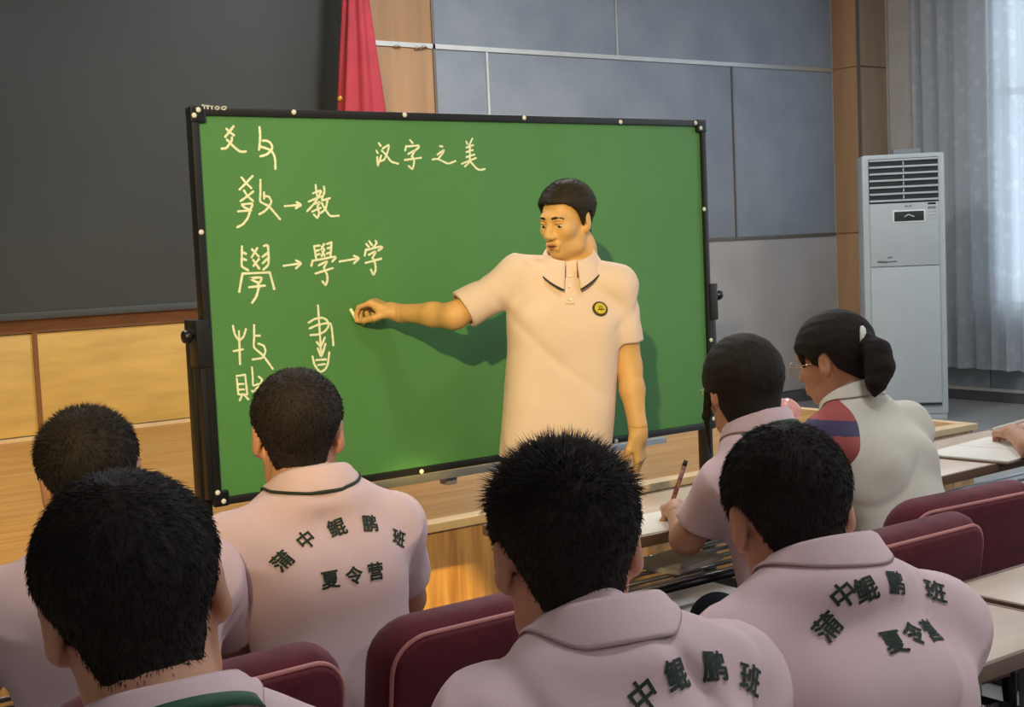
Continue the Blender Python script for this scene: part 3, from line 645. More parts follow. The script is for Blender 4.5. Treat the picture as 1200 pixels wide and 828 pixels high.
def head_prims(c, R, s=1., k=.02, girl=False, nx=1.):
    T = lambda x, y, z: c+R@(np.array([x*nx, y, z])*s)
    E = lambda p, r, kk=.02, op='u', RR=None: el(T(*p), np.array([r[0]*nx, r[1], r[2]])*s, R if RR is None else RR, kk*s, op)
    C = lambda a, b, ra, rb_, kk=.012, op='u': rc(T(*a), T(*b), ra*s, rb_*s, kk*s, op)
    sk = [E((0, -.012, .032), (.073, .092, .080)), E((0, .028, -.03), (.058, .062, .088), .03), C((0, -.03, -.05), (0, -.05, -.16), .05, .053, .03)]
    L = list(sk)
    L += [E((0, .06, -.096), (.022, .02, .018), .03), C((-.036, .022, -.082), (.036, .022, -.082), .022, .022, .03)]
    for x in (-1, 1):
        L += [E((x*.043, .054, -.022), (.02, .022, .02), .025), C((x*.048, .0, -.045), (x*.045, .006, -.075), .018, .017, .02)]
    L += [C((-.032, .078, .019), (.032, .078, .019), .011, .011, .02)]
    for x in (-1, 1): L += [E((x*.031, .098, -.003), (.017, .014, .011), .012, 's')]
    L += [C((0, .082, .008), (0, .105, -.034), .008, .0115, .012), E((-.013, .094, -.038), (.009, .011, .008), .008), E((.013, .094, -.038), (.009, .011, .008), .008)]
    L += [C((-.02, .084, -.063), (.02, .084, -.063), .008, .008, .01), C((-.017, .084, -.075), (.017, .084, -.075), .0085, .0085, .008)]
    L += [E((0, .1, -.0685), (.026, .018, .0028), .003, 's')]
    for x in (-1, 1):
        a = math.radians(24)*x; Re = R@np.array([[math.cos(a), math.sin(a), 0], [-math.sin(a), math.cos(a), 0], [0, 0, 1.]])
        L += [E((x*.079, -.016, -.004), (.008, .0165, .029), .012, 'u', Re), E((x*.089, -.012, -.001), (.006, .009, .016), .006, 's', Re), E((x*.074, -.006, -.028), (.008, .009, .011), .01, 'u')]
    return sk, L
ZB = ([0, 35, 50, 62, 72, 80, 86, 100, 112, 122, 138, 180], [.064, .064, .048, .035, -.02, -.028, .018, .03, .012, -.03, -.062, -.07])
def hair_mesh(c, R, s, sk, table=ZB, tt=.014, ts=.006, tn=.002, res=.0045, extra=(), rough=.0004, seed=0):
    fq = RNG.uniform(0, 6, 6)
    ex = list(extra)
    def f(P):
        q = ((P-c)@R)/s; d = ev(sk, P); az = np.degrees(np.abs(np.arctan2(q[:, 0], q[:, 1]+.012)))
        zm = np.interp(az, *table); z = q[:, 2]
        u = np.clip((z+.04)/.11, 0, 1); u = u*u*(3-2*u); th = ts+(tt-ts)*u; th = np.where(z < -.02, tn+(ts-tn)*np.clip((z+.075)/.055, 0, 1), th)
        n = rough*(np.sin(q[:, 0]*310+fq[0]+3*np.sin(q[:, 1]*90))*np.sin(q[:, 1]*280+fq[1])+.8*np.sin(q[:, 2]*240+fq[2]+2*np.sin(q[:, 0]*110)))
        d = np.maximum(d-(th+n)*s, (zm-z)*s*.75)
        if ex: d = smin(d, ev(ex, P)+n*.8, .012)
        return d
    lo, hi = bounds(sk[:1]+ex, .035*s); lo[2] = min(lo[2], c[2]-.1*s)
    return mesh_field(f, lo, hi, res)
def tufts(V, F, n, lmin, lmax, c, R, s, comb=(0, .5, -1.), w=.0007, top=0., jitter=.15, lift=.35):
    """fine short locks lying along the hair surface; longer and steeper towards the crown"""
    V = np.asarray(V); a = V[F[:, 0]]; nn = np.cross(V[F[:, 2]]-a, V[F[:, 3]]-V[F[:, 1]]); ar = np.linalg.norm(nn, axis=1)+1e-12
    ctr = V[F].mean(1); out = nn/ar[:, None]
    cen = c+R@np.array([0, -.01, .02])*s
    flip0 = ((ctr-cen)*out).sum(1) < 0; wgt = ar*(np.where(flip0, -1, 1)*(out@R[:, 2]) > -.7); pick = RNG.choice(len(F), n, p=wgt/wgt.sum()); p = ctr[pick]+RNG.normal(0, .0015, (n, 3)); d = out[pick]
    flip = ((p-cen)*d).sum(1) < 0; d[flip] *= -1
    up = ((p-c)@R)[:, 2]/s; k = np.clip((up-.0)/.09, 0, 1)
    ln = (lmin+(lmax-lmin)*k*RNG.uniform(.35, 1, n)+top*(k > .7)*RNG.uniform(0, 1, n)**2)
    fl = np.array(R@np.array(comb)); fl = fl-d*(d@fl)[:, None]; fl /= np.linalg.norm(fl, axis=1)[:, None]+1e-6
    lf = (lift+(.9*k**3 if top else .25*k))[:, None]
    dr = d*lf+fl*(1-.6*(k**3)[:, None]*(1 if top else 0))+RNG.normal(0, jitter, (n, 3)); dr /= np.linalg.norm(dr, axis=1)[:, None]
    t1 = np.cross(dr, RNG.normal(0, 1, (n, 3))); t1 /= np.linalg.norm(t1, axis=1)[:, None]; t2 = np.cross(dr, t1)
    b = p-d*.001; pts = np.stack([b+t1*w, b-t1*w*.5+t2*w*.87, b-t1*w*.5-t2*w*.87, b+dr*(ln+.001)[:, None]], 1).reshape(-1, 3)
    i = np.arange(n)*4; return pts, np.concatenate([np.stack([i, i+1, i+3], 1), np.stack([i+1, i+2, i+3], 1), np.stack([i+2, i, i+3], 1)])
def faces_clean(F): return [list(dict.fromkeys(map(int, q))) for q in F]
def hand_prims(w, R, side=1, curls=None, thumb=None, s=1., k=.008):
    """w wrist, R columns: across (thumb side for side=1), along fingers, back of hand"""
    T = lambda p: w+R@(np.array([p[0]*side, p[1], p[2]])*s)
    L = [rb(T((0, .048, 0)), np.array([.038, .046, .0125])*s, R, .011*s, .015*s), rc(T((0, -.02, 0)), T((0, .02, 0)), .024*s, .024*s, .02*s), rc(T((.022, .01, -.006)), T((.026, .05, -.008)), .014*s, .012*s, .015*s)]
    curls = curls or [(25, 35, 25)]*4
    for i, (bx, ln) in enumerate(((.030, .93), (.010, 1.0), (-.0105, .94), (-.0295, .76))):
        p = np.array([bx, .088-abs(bx-.005)*.12, 0]); a = 0; r = .0088 if i < 3 else .0076; fan = bx*1.2
        for j, seg in enumerate((.042, .027, .022)):
            a += math.radians(curls[i][j]); q = p+seg*ln*np.array([fan*.6*math.cos(a), math.cos(a), -math.sin(a)])
            L.append(rc(T(p), T(q), r*s*(1-.08*j), r*s*(.92-.08*j), (.006 if j == 0 else .002)*s)); p = q
    th = thumb or [(.03, .018, -.008), (.052, .05, -.018), (.056, .078, -.026), (.05, .1, -.032)]
    for j in range(3): L.append(rc(T(th[j]), T(th[j+1]), (.0125-.001*j)*s, (.011-.0015*j)*s, (.012 if j == 0 else .003)*s))
    return L
def fingertips(): pass
def person_mesh(prims, fine, res=.007):
    """one continuous body: coarse lattice everywhere, finer lattices in the given boxes"""
    f = lambda P: ev(prims, P)
    lo, hi = bounds(prims); parts = []
    def coarse(P):
        d = f(P)
        for a, b, h in fine: d = np.maximum(d, -boxd(P, np.array(a)+.006, np.array(b)-.006))
        return d
    parts.append(mesh_field(coarse, lo, hi, res))
    for a, b, h in fine:
        parts.append(mesh_field(lambda P: np.maximum(f(P), boxd(P, np.array(a), np.array(b))), np.array(a)-.012, np.array(b)+.012, h))
    return join(parts)
def folds(P, amp, fq, ph):
    x, y, z = P[:, 0], P[:, 1], P[:, 2]
    soft = .45*np.sin(x*fq+z*fq*.7+ph+1.5*np.sin(z*fq*.45+y*fq*.5))+.35*np.sin(z*fq*1.3-x*fq*.5+y*fq+ph*2+1.2*np.sin(x*fq*.6))
    a = np.sin(x*fq*.55-z*fq*.42+y*fq*.5+ph*1.7+.9*np.sin(z*fq*.3+ph)); b = np.sin(x*fq*.5+z*fq*.5-y*fq*.35+ph*.6+.8*np.sin(x*fq*.35-ph))
    m1 = np.clip(np.sin(x*7.+z*9.+ph*3)*1.2, 0, 1); m2 = np.clip(np.sin(y*8.-z*7.+x*5.+ph*5)*1.2, 0, 1)
    return amp*(soft+1.5*np.exp(-(a/.28)**2)*m1+1.3*np.exp(-(b/.25)**2)*m2)
def cloth_mesh(prims, amp=.003, fq=26, ph=0, cuts=(), res=.006, hollow=()):
    def f(P):
        d = ev(prims, P)+folds(P, amp, fq, ph)
        for (p0, nrm) in cuts: d = np.maximum(d, (P-p0)@nrm)
        for q in hollow: d = np.maximum(d, -pd(q, P))
        return d
    lo, hi = bounds(prims); return mesh_field(f, lo, hi, res)
def collar(name, c, R, parent, m, rx=.062, ry=.066, gap=0, h=.03, drop=.0, flare=.022, point=.03, tip=None, bv=None):
    """folded polo collar round a neck; R columns right, forward, up"""
    n = 48; V = []; F = []; a0, a1 = gap, 360-gap
    c = np.array(c, float)
    for i in range(n+1):
        a = math.radians(a0+(a1-a0)*i/n); fr = (1+math.cos(a))/2          # 1 at front
        pk = point*max(0, 1-min(i, n-i)/9)**1.3
        dip = -.030*fr**1.5
        prof = [(0, -.02), (0, h), (.004, h+.005), (.009, h+.001), (flare, .002-pk+drop), (flare+.002, -.001-pk+drop), (flare-.004, .0-pk+drop), (.005, h-.008)]
        for q, z in prof:
            sc = 1+(.12*fr); V.append(c+R@np.array([math.sin(a)*(rx+q), math.cos(a)*(ry+q)*sc, z+dip]))
    m_ = 8
    if bv is not None:        # the flap lies down on the cloth below it
        nd = R[:, 2]
        for i in range(n+1):
            for k, lift in ((4, .0065), (5, .004), (6, .003)):
                p = V[i*m_+k]; h = bv.ray_cast(Vector(p+nd*.05), Vector(-nd), .11)
                dz = float((Vector(p)-h[0]).dot(Vector(nd))) if h[0] is not None else .016
                V[i*m_+k] = p-nd*(min(dz, .016)-lift)
    for i in range(n):
        for k in range(m_): F.append([i*m_+k, i*m_+(k+1) % m_, (i+1)*m_+(k+1) % m_, (i+1)*m_+k])
    F += [list(range(m_))[::-1], [n*m_+k for k in range(m_)]]
    o = mk(name, V, F, m, parent)
    if tip is not None:
        mb = MB().tube([np.array(V[i*m_+5]) for i in range(n+1)], .0028, 6); mb.out('collar_edge_line', tip, o, True)  # thin dark line drawn along the collar's lower edge
    return o
def band(name, c, R, parent, m, rx, ry, z0, w, slope=0):
    V = []; F = []; n = 48
    for i in range(n):
        a = 2*math.pi*i/n; fr = (1+math.cos(a))/2
        for q, z in ((0, 0), (.006, -w), (.009, -w), (.003, 0)): V.append(c+R@np.array([math.sin(a)*(rx+q), math.cos(a)*(ry+q)*(1+.12*fr), z0+z-.05*fr]))
    for i in range(n):
        j = (i+1) % n
        for k in range(4): F.append([i*4+k, i*4+(k+1) % 4, j*4+(k+1) % 4, j*4+k])
    return mk(name, V, F, m, parent)
_glyph = {}
def glyph(ch, bold=.01):
    if ch in _glyph: return _glyph[ch]
    cu = bpy.data.curves.new('glyph', 'FONT'); cu.body = ch; cu.align_x = 'CENTER'; cu.align_y = 'CENTER'; cu.size = 1; cu.offset = bold; cu.resolution_u = 3
    ob = bpy.data.objects.new('glyph', cu); COL.objects.link(ob); bpy.context.view_layer.update()
    dg = bpy.context.evaluated_depsgraph_get(); me = ob.evaluated_get(dg).to_mesh()
    bm = bmesh.new(); bm.from_mesh(me); bmesh.ops.remove_doubles(bm, verts=bm.verts, dist=1e-4); bmesh.ops.triangulate(bm, faces=bm.faces[:])
    for _ in range(3):
        ed = [e_ for e_ in bm.edges if e_.calc_length() > .11]
        if ed: bmesh.ops.subdivide_edges(bm, edges=ed, cuts=1); bmesh.ops.triangulate(bm, faces=bm.faces[:])
    bm.verts.index_update(); V = np.array([v.co[:2] for v in bm.verts]); F = [[v.index for v in p.verts] for p in bm.faces]; bm.free()
    ob.evaluated_get(dg).to_mesh_clear(); bpy.data.objects.remove(ob); bpy.data.curves.remove(cu)
    V = V-(V.min(0)+V.max(0))/2; n = len(V); sh_ = ((-.014, -.014), (.014, -.014), (.014, .014), (-.014, .014))   # struck four times for a bold face
    V, F = np.concatenate([V+np.array(d) for d in sh_]), [[i+k*n for i in q] for k in range(4) for q in F]; _glyph[ch] = (V, F); return V, F
def print_on(parent, sv, sf, items, origin, ux, uz, direction, m=None, bold=.01):
    """wrap glyphs (char, u, v, size, rotation) on a cloth surface by casting along direction"""
    bv = BVHTree.FromPolygons([Vector(p) for p in sv], [list(map(int, q)) for q in sf]); D = Vector(direction).normalized()
    for ch, u, v, sz, rot in items:
        V, F = glyph(ch, bold)
        c, s = math.cos(math.radians(rot)), math.sin(math.radians(rot)); P = []; ok = True
        for p in V:
            x, y = p*sz; q = np.array(origin)+np.array(ux)*(u+x*c-y*s)+np.array(uz)*(v+x*s+y*c)
            h = bv.ray_cast(Vector(q)-D*.6, D)
            if h[0] is None: ok = False; break
            P.append(np.array(h[0])-np.array(D)*.0022)
        if ok: mk('printed_character', P, F, m or PRINT, parent, False)

def eyes(t, c, R, s=1., look=(0, 0)):
    for x in (-1, 1):
        p = c+R@(np.array([x*.031, .0775, -.003])*s); v, f = uv_sphere(p, .0118*s, R, (1.15, .72, .42)); e = mk('eye', v, f, EYEW, t)
        q = c+R@(np.array([x*.031+look[0], .0845, -.0035+look[1]])*s); v, f = uv_sphere(q, .0054*s, R, (1, .5, .8)); mk('iris', v, f, EYEB, e)
def uv_sphere(c, r, R, sc=(1, 1, 1), nu=14, nv=8):
    V = []; F = []
    for j in range(nv+1):
        b = math.pi*j/nv
        for i in range(nu): a = 2*math.pi*i/nu; V.append(c+R@np.array([r*sc[0]*math.sin(b)*math.cos(a), r*sc[1]*math.sin(b)*math.sin(a), r*sc[2]*math.cos(b)]))
    for j in range(nv):
        for i in range(nu): F.append([j*nu+i, j*nu+(i+1) % nu, (j+1)*nu+(i+1) % nu, (j+1)*nu+i])
    return V, F
def brow(t, c, R, s=1., m=HAIRT):
    for x in (-1, 1):
        pts = [c+R@(np.array([x*u, y, z])*s) for u, y, z in ((.012, .0905, .0195), (.026, .0905, .0225), (.038, .083, .0215), (.047, .073, .0165))]
        MB().tube(pts, [.0035*s, .0042*s, .0034*s, .0016*s], 6).out('eyebrow', m, t, True)
def glasses(t, c, R, s=1., m=GLASSF):
    g = None; mb = MB()
    for x in (-1, 1):
        mb.tube([c+R@(np.array([x*.032+.021*math.cos(a), .112-.012*abs(math.cos(a)*x+1)*.3, -.006+.018*math.sin(a)])*s) for a in np.linspace(0, 2*math.pi, 20, endpoint=False)], .0014*s, 6, closed=True)
        mb.tube([c+R@(np.array(p)*s) for p in ((x*.053, .106, -.001), (x*.072, .08, .0), (x*.079, .0, .006), (x*.081, -.022, -.008))], .0013*s, 6)
    mb.tube([c+R@(np.array(p)*s) for p in ((-.011, .11, -.002), (0, .114, .001), (.011, .11, -.002))], .0013*s, 6)
    o = mb.out('glasses', m, t, True)
    for x in (-1, 1):
        pts = [c+R@(np.array([x*.032+.020*math.cos(a), .1095, -.006+.0172*math.sin(a)])*s) for a in np.linspace(0, 2*math.pi, 20, endpoint=False)]
        mk('lens', pts, [list(range(20))], GLASS, o, False)

def hair_obj(t, c, R, s, sk, m, n=5000, lmin=.003, lmax=.009, top=0., comb=(0, .5, -1.), jitter=.15, lift=.35, w=.0007, **kw):
    v, f = hair_mesh(c, R, s, sk, **kw); F = f.tolist(); V = v
    if n:
        p, q = tufts(v, f, n, lmin, lmax, c, R, s, comb, top=top, jitter=jitter, lift=lift, w=w); F = F+(q[:, :3]+len(v)).tolist(); V = np.concatenate([v, p])
    return mk('hair', V, F, m, t)
def student(label, top, yaw, hyaw, hp, hr, lean, s=.97, hx=0, shirt=SHIRT, arms=None, hair=None, girl=False, ph=0., text=None, lany=False, tip=PRINT, near=True, jacket=False, collar_h=.03, wide=1., bulk=1., rise=0., nback=0., tsz=.034, cup=0., lz=(.088, .0)):
    R = frame(hyaw, hp, hr); c = np.array(top, float)-R[:, 2]*(.124*s); c[2] = top[2]-.124*s*R[2, 2]
    B = frame(yaw); O = c-B@np.array([hx, lean+.03, 0]); O[2] = 0
    w = lambda x, y, z: O+B@np.array([x, y, z])
    zc = c[2]; t = empty('person', O, label, 'person')
    tilt = frame(yaw, -math.degrees(math.atan(lean/.42)))
    pel, bel, che = w(0, 0, .51), w(0, lean*.22, .65), w(hx*.2, lean*.56-nback*.5, zc-.285+rise)
    neckb = w(hx*.8, lean-.02-nback, zc-.112+rise); sh = {q: w(hx*.3+q*.150*wide, lean*.72-nback*.5, zc-.195+rise) for q in (-1, 1)}
    arms = arms or {}
    J = {}
    for q in (-1, 1):
        J[q] = arms.get(q) or dict(e=w(q*.235, lean*.5+.17, .765), w=w(q*.115, lean+.27, .782), fy=B@np.array([-q*.45, .89, -.02]), fz=np.array([0, 0, 1.]))
    # --- body
    sk, hd = head_prims(c, R, s, girl=girl)
    body = hd+[rc(c+R@np.array([0, -.045, -.1])*s, neckb+np.array([0, 0, -.03]), .05*s, .058*s, .03), el(che, (.14*wide, .085, .15), tilt, .05), el(bel, (.13, .09, .15), tilt, .05), el(pel, (.14, .1, .1), B, .05), rc(sh[-1], sh[1], .045, .045, .04)]
    fine = [(c-np.array([.115, .115, .13])*s*1.05, c+np.array([.115, .125, .125])*s*1.05, .0042)]
    tips = {}
    for q in (-1, 1):
        j = J[q]; body += [rc(sh[q], j['e'], .043, .036, .02), rc(j['e'], j['w'], .036, .024, .015)]
        fy = j['fy']/np.linalg.norm(j['fy']); fz = j['fz']-fy*(j['fz']@fy); fz /= np.linalg.norm(fz); fx = np.cross(fy, fz)*(-q)*1.0
        # thumb points towards the body's middle line for a palm-down hand
        fx = np.cross(fy, fz); fx *= -1 if (fx@(B[:, 0]*-q)) < 0 else 1
        HR = np.stack([fx, fy, fz], 1); body += hand_prims(j['w'], HR, 1, j.get('curl') or [(20, 35, 25), (22, 38, 25), (25, 40, 25), (28, 42, 25)], j.get('thumb'), .9)
        cen = j['w']+fy*.085; fine.append((cen-.115, cen+.115, .0035))
        tips[q] = (j['w'], HR)
    for q in (-1, 1):
        kn, an = w(q*.105, .40, .50), w(q*.105, .43, .08)
        body += [rc(w(q*.085, .02, .50), kn, .072, .055, .04), rc(kn, an, .05, .034, .02), el(w(q*.108, .49, .035), (.036, .105, .032), B, .02)]
    v, f = person_mesh(body, fine, .0085); mk('body', v, f, SKINK, t)
    # --- clothes
    g = bulk; torso = [el(pel+np.array([0, 0, .0]), (.168*g, .128*g, .12), B, .05), el(bel, (.16*g, .118*g, .17), tilt, .06), el(che, (.168*wide*g, .112*g, .165), tilt, .06), rc(sh[-1], sh[1], .056*g, .056*g, .055), rc(che+tilt@np.array([-.06, -.05, .02]), che+tilt@np.array([.06, -.05, .02]), .06, .06, .05)]
    for q in (-1, 1): torso.append(rc(neckb+np.array([0, 0, -.012]), sh[q]+np.array([0, 0, .008]), .05, .046, .045))
    nd = tilt[:, 2]*.7+np.array([0, 0, .5]); nd /= np.linalg.norm(nd); fw = B[:, 1]-nd*(B[:, 1]@nd); fw /= np.linalg.norm(fw); NR = np.stack([np.cross(fw, nd), fw, nd], 1)
    torso.append(el(neckb-nd*(.022+rise*.35-cup)-fw*.008, (.088, .088, .036), NR, .05))
    sl = []; hol = []
    for q in (-1, 1):
        k = .70 if not jacket else .98; d = J[q]['e']-sh[q]; e = sh[q]+d*k; r1 = .060*g if not jacket else .074
        sl.append((rc if jacket else cc)(sh[q], e, .056*g, r1, .05)); u = d/np.linalg.norm(d)
        if not jacket: hol.append(cc(sh[q]+d*.5, e+u*.05, r1-.017, r1-.011))
        elif True: sl.append(rc(e, J[q]['e']+(J[q]['w']-J[q]['e'])*.9, .056, .046, .03))
    if jacket:
        sv, sf = cloth_mesh(torso+sl[2:], .004, 30, ph, res=.006)
    else: sv, sf = cloth_mesh(torso+sl, .0058 if near else .0042, 24, ph, res=.006, hollow=hol)
    so = mk('jacket' if jacket else 'polo_shirt', sv, sf, shirt, t)
    if jacket:
        for q in (-1,):
            s0 = sh[q]; prim = [rc(neckb+(s0-neckb)*.4, s0+B@np.array([q*.012, -.012, .0]), .056, .073 if q < 0 else .062, .05)]+sl[(0 if q < 0 else 2):(2 if q < 0 else 4)]
            v2, f2 = cloth_mesh(prim, .003, 34, ph+q, res=.004); o2 = mk('sleeve', v2, f2, shirt, t); o2.data.materials.append(JRED); o2.data.materials.append(JNAVY)
            ax = J[q]['e']-s0; ln = np.linalg.norm(ax); ax /= ln
            ctr = v2[f2].mean(1); tt = (ctr-s0)@ax/ln; fore = ((ctr-J[q]['e'])@(J[q]['w']-J[q]['e'])) > 0
            zz = ctr[:, 2]+(ctr@B[:, 0]-s0@B[:, 0])*.12; mi = np.where(zz > .87, 1, 0); mi = np.where((zz > .945) & (zz < .982), 2, mi); mi = np.where((zz > .80) & (zz < .845), 2, mi); mi = np.where(fore & (tt > .9), 0, mi)
            o2.data.polygons.foreach_set('material_index', mi.astype(np.int32))
    pants = [el(pel-np.array([0, 0, .02]), (.158, .122, .095), B, .04)]
    for q in (-1, 1): pants += [rc(w(q*.085, .02, .50), w(q*.105, .405, .505), .085, .07, .04), rc(w(q*.105, .405, .505), w(q*.106, .43, .10), .066, .05, .03)]
    pv, pf = cloth_mesh(pants, .003, 24, ph+2, res=.009); mk('trousers', pv, pf, SHORTS, t)
    for q in (-1, 1):
        v, f = mesh_field(lambda P: ev([el(w(q*.108, .49, .038), (.044, .118, .04), B), rb(w(q*.108, .49, .012), (.044, .118, .011), B, .01, .01)], P), w(q*.108, .49, .03)-.15, w(q*.108, .49, .03)+.15, .009); mk('shoe', v, f, SHOE, t)
    # --- collar
    nd = tilt[:, 2]*.7+np.array([0, 0, .5]); nd /= np.linalg.norm(nd)
    fw = B[:, 1]-nd*(B[:, 1]@nd); fw /= np.linalg.norm(fw); NR = np.stack([np.cross(fw, nd), fw, nd], 1)
    nb = neckb+nd*(.012-rise*.35+cup)-fw*.002; cm = shirt
    collar('collar', nb, NR, so, cm, .064, .068, 0, collar_h, 0, .02, 0., tip, BVHTree.FromPolygons([Vector(p) for p in sv], sf.tolist()))
    if lany: band('lanyard', nb, NR, t, LANY, lz[0], lz[0]+.004, lz[1], .012)
    if text:
        bv = BVHTree.FromPolygons([Vector(p) for p in sv], sf.tolist()); items = []
        for ch, x, y, rot in text:
            h = bv.ray_cast(Vector(CC), Vector(ray(x, y)))
            if h[0] is None: continue
            p = np.array(h[0])-che; items.append((ch, p@B[:, 0], p@tilt[:, 2], tsz, rot))
        print_on(so, sv, sf, items, che, B[:, 0], tilt[:, 2], tilt[:, 1])
    brow(t, c, R, s, HAIR); eyes(t, c, R, s)
    hair = dict(hair or {}); ex = hair.pop('extra', None)
    if ex: hair['extra'] = ex(c, R, s)
    hair_obj(t, c, R, s, sk, hair.pop('m', HAIR), **hair)
    return dict(t=t, c=c, R=R, s=s, B=B, O=O, tips=tips, neck=nb, NR=NR, w=w)
def headtop(x, y, d): return atD(x, y, d)
GL = lambda pts: [(ch, x, y, r) for ch, (x, y), r in zip('蒲中鲲鹏班夏令营', pts, (34, 27, 10, -6, -24, 0, 0, 0)) if x]
# --- near row
A = student('student nearest the camera at lower left, seen from behind, cropped black hair and green lanyard', headtop(122, 556, 1.21), 4, 17, -6, -9, .20, .95, ph=.3, rise=.015, nback=.015, lz=(.078, .02), lany=True, tip=None,
            hair=dict(n=24000, lmin=.006, lmax=.009, lift=.14, jitter=.1, w=.0005))
D = student('student at centre of the near row, spiky black hair, pink polo with printed back', headtop(648, 520, 1.50), 12, 26, -8, -3, .21, .96, ph=1.7, rise=.045, nback=.022, wide=.9, tsz=.033, tip=None, lany=False,
            text=GL([(0, 0), (753, 815), (793, 790), (837, 780), (880, 795), (0, 0), (0, 0), (0, 0)]), hair=dict(n=15000, lmin=.004, lmax=.010, top=.016, jitter=.2, tt=.014))
Es = student('student right of centre in the near row, head bowed left, pink polo with printed back', headtop(903, 500, 1.78), 14, 28, -16, -5, .22, .95, ph=3.1, rise=.055, nback=.02, cup=.012, wide=.95, tsz=.031, tip=None,
            text=GL([(968, 735), (988, 697), (1015, 690), (1050, 682), (1095, 692), (1047, 752), (1070, 742), (1091, 738)]), hair=dict(n=20000, lmin=.006, lmax=.009, lift=.14, jitter=.1, w=.0005))
# --- second row
Bs = student('student at far left of the second row, half hidden behind the nearest head', headtop(90, 480, 2.22), 8, 18, -8, -8, .16, .95, ph=4.4, rise=.02, near=False, hair=dict(n=10000, lmin=.004, lmax=.009, top=.006))
Cs = student('student in front of the chalkboard at left, pink polo with printed back, ears visible', headtop(345, 432, 2.45), 6, 27, -2, 0, .13, .96, ph=5.2, rise=.02, wide=.93, tsz=.032, near=False, lany=False, tip=PRINT,
            text=GL([(330, 657), (358, 632), (394, 618), (433, 613), (467, 630), (387, 679), (415, 674), (440, 669)]), hair=dict(n=10000, lmin=.003, lmax=.006))
ZG = ([0, 25, 45, 60, 75, 88, 100, 120, 180], [.066, .06, .035, .01, -.02, -.02, -.05, -.085, -.1])
def fx(c, R, s):
    T = lambda x, y, z: c+R@(np.array([x, y, z])*s)
    L = [rc(T(-.066, .035, .02), T(-.077, .045, -.06), .012, .008, .02), rc(T(-.077, .045, -.06), T(-.07, .05, -.15), .007, .002, .01), rc(T(.066, .035, .02), T(.077, .045, -.06), .012, .008, .02), rc(T(.077, .045, -.06), T(.07, .05, -.15), .007, .002, .01)]
    L += [el(T(0, -.045, -.03), np.array([.066, .06, .075])*s, R, .03), rc(T(0, -.08, -.08), T(.0, -.088, -.17), .034, .03, .03), rc(T(.0, -.088, -.17), T(.0, -.09, -.27), .03, .012, .02)]
    return L
def at_arm(e, w_, fy, fz=(0, 0, 1.), curl=None, thumb=None): return dict(e=np.array(e, float), w=np.array(w_, float), fy=np.array(fy, float), fz=np.array(fz, float), curl=curl, thumb=thumb)
WR = [(35, 45, 25), (45, 55, 30), (55, 60, 35), (60, 65, 35)]; WT = [(.03, .018, -.008), (.046, .05, -.03), (.036, .074, -.042), (.022, .09, -.046)]
Fs = student('girl with dark hair writing beside the chalkboard edge, green lanyard, pink polo', headtop(866, 394, 3.02), 2, 18, -4, 0, .16, .94, ph=.9, near=False, lany=True, tip=None, wide=.84, bulk=.9, cup=.018, lz=(.084, .006), girl=True,
            arms={-1: at_arm((2.03, 2.17, .785), (2.215, 2.40, .79), (.6, .75, -.1), (-.2, -.1, .95), WR, WT)},
            hair=dict(table=ZG, n=0, tt=.02, ts=.016, tn=.012, rough=.0008, extra=fx))
def gx(c, R, s):
    P = [atD(*q) for q in ((1004, 398, 3.44), (1016, 401, 3.42), (1028, 412, 3.40), (1031, 430, 3.39), (1027, 448, 3.38), (1025, 462, 3.37))]; r = [.016, .022, .033, .036, .026, .008]
    L = [rc(P[i], P[i+1], r[i], r[i+1], .012) for i in range(5)]
    T = lambda x, y, z: c+R@(np.array([x, y, z])*s)
    return L+[rc(T(-.06, .06, .05), T(-.07, .05, .0), .012, .005, .02), rc(T(.06, .06, .05), T(.07, .05, .0), .012, .005, .02)]
ZP = ([0, 20, 40, 55, 70, 80, 88, 100, 115, 180], [.058, .05, .045, .03, .0, -.012, .022, .03, -.02, -.08])
Gs = student('girl with ponytail and glasses in cream jacket with red and navy sleeve', headtop(966, 366, 3.52), -2, -10, -10, -4, .24, 1.0, ph=2.2, near=False, jacket=True, shirt=JACKET, tip=None, girl=True, bulk=1.04, wide=1.04,
            arms={-1: at_arm((2.56, 2.36, .775), (2.70, 2.56, .785), (.75, .65, 0))},
            hair=dict(table=ZP, n=0, tt=.017, ts=.012, tn=.008, rough=.0008, extra=gx))
Hs = student('person at the right edge writing in a notebook, only hand and forearm in view', (3.80, 2.30, 1.22), 0, 0, -12, 0, .2, .97, ph=1.1, near=False, tip=None,
            arms={-1: at_arm((3.535, 2.30, .79), (3.70, 2.47, .80), (.55, .83, -.12), (-.25, -.15, .9), WR, WT)}, hair=dict(n=1500))
glasses(Gs['t'], Gs['c'], Gs['R'], Gs['s']); glasses(Fs['t'], Fs['c'], Fs['R'], Fs['s'], mat('pale_green_frame', S(190, 205, 180), .25, var=.02))
p = atD(1007, 398, 3.44); MB().tube([p+np.array([0, 0, .03])*math.cos(a)+CR*.006*math.cos(a)-CF*.03*math.sin(a) for a in np.linspace(0, 2*math.pi, 14, endpoint=False)], .008, 6, closed=True).out('hair_tie', WHITEP, Gs['t'], True)

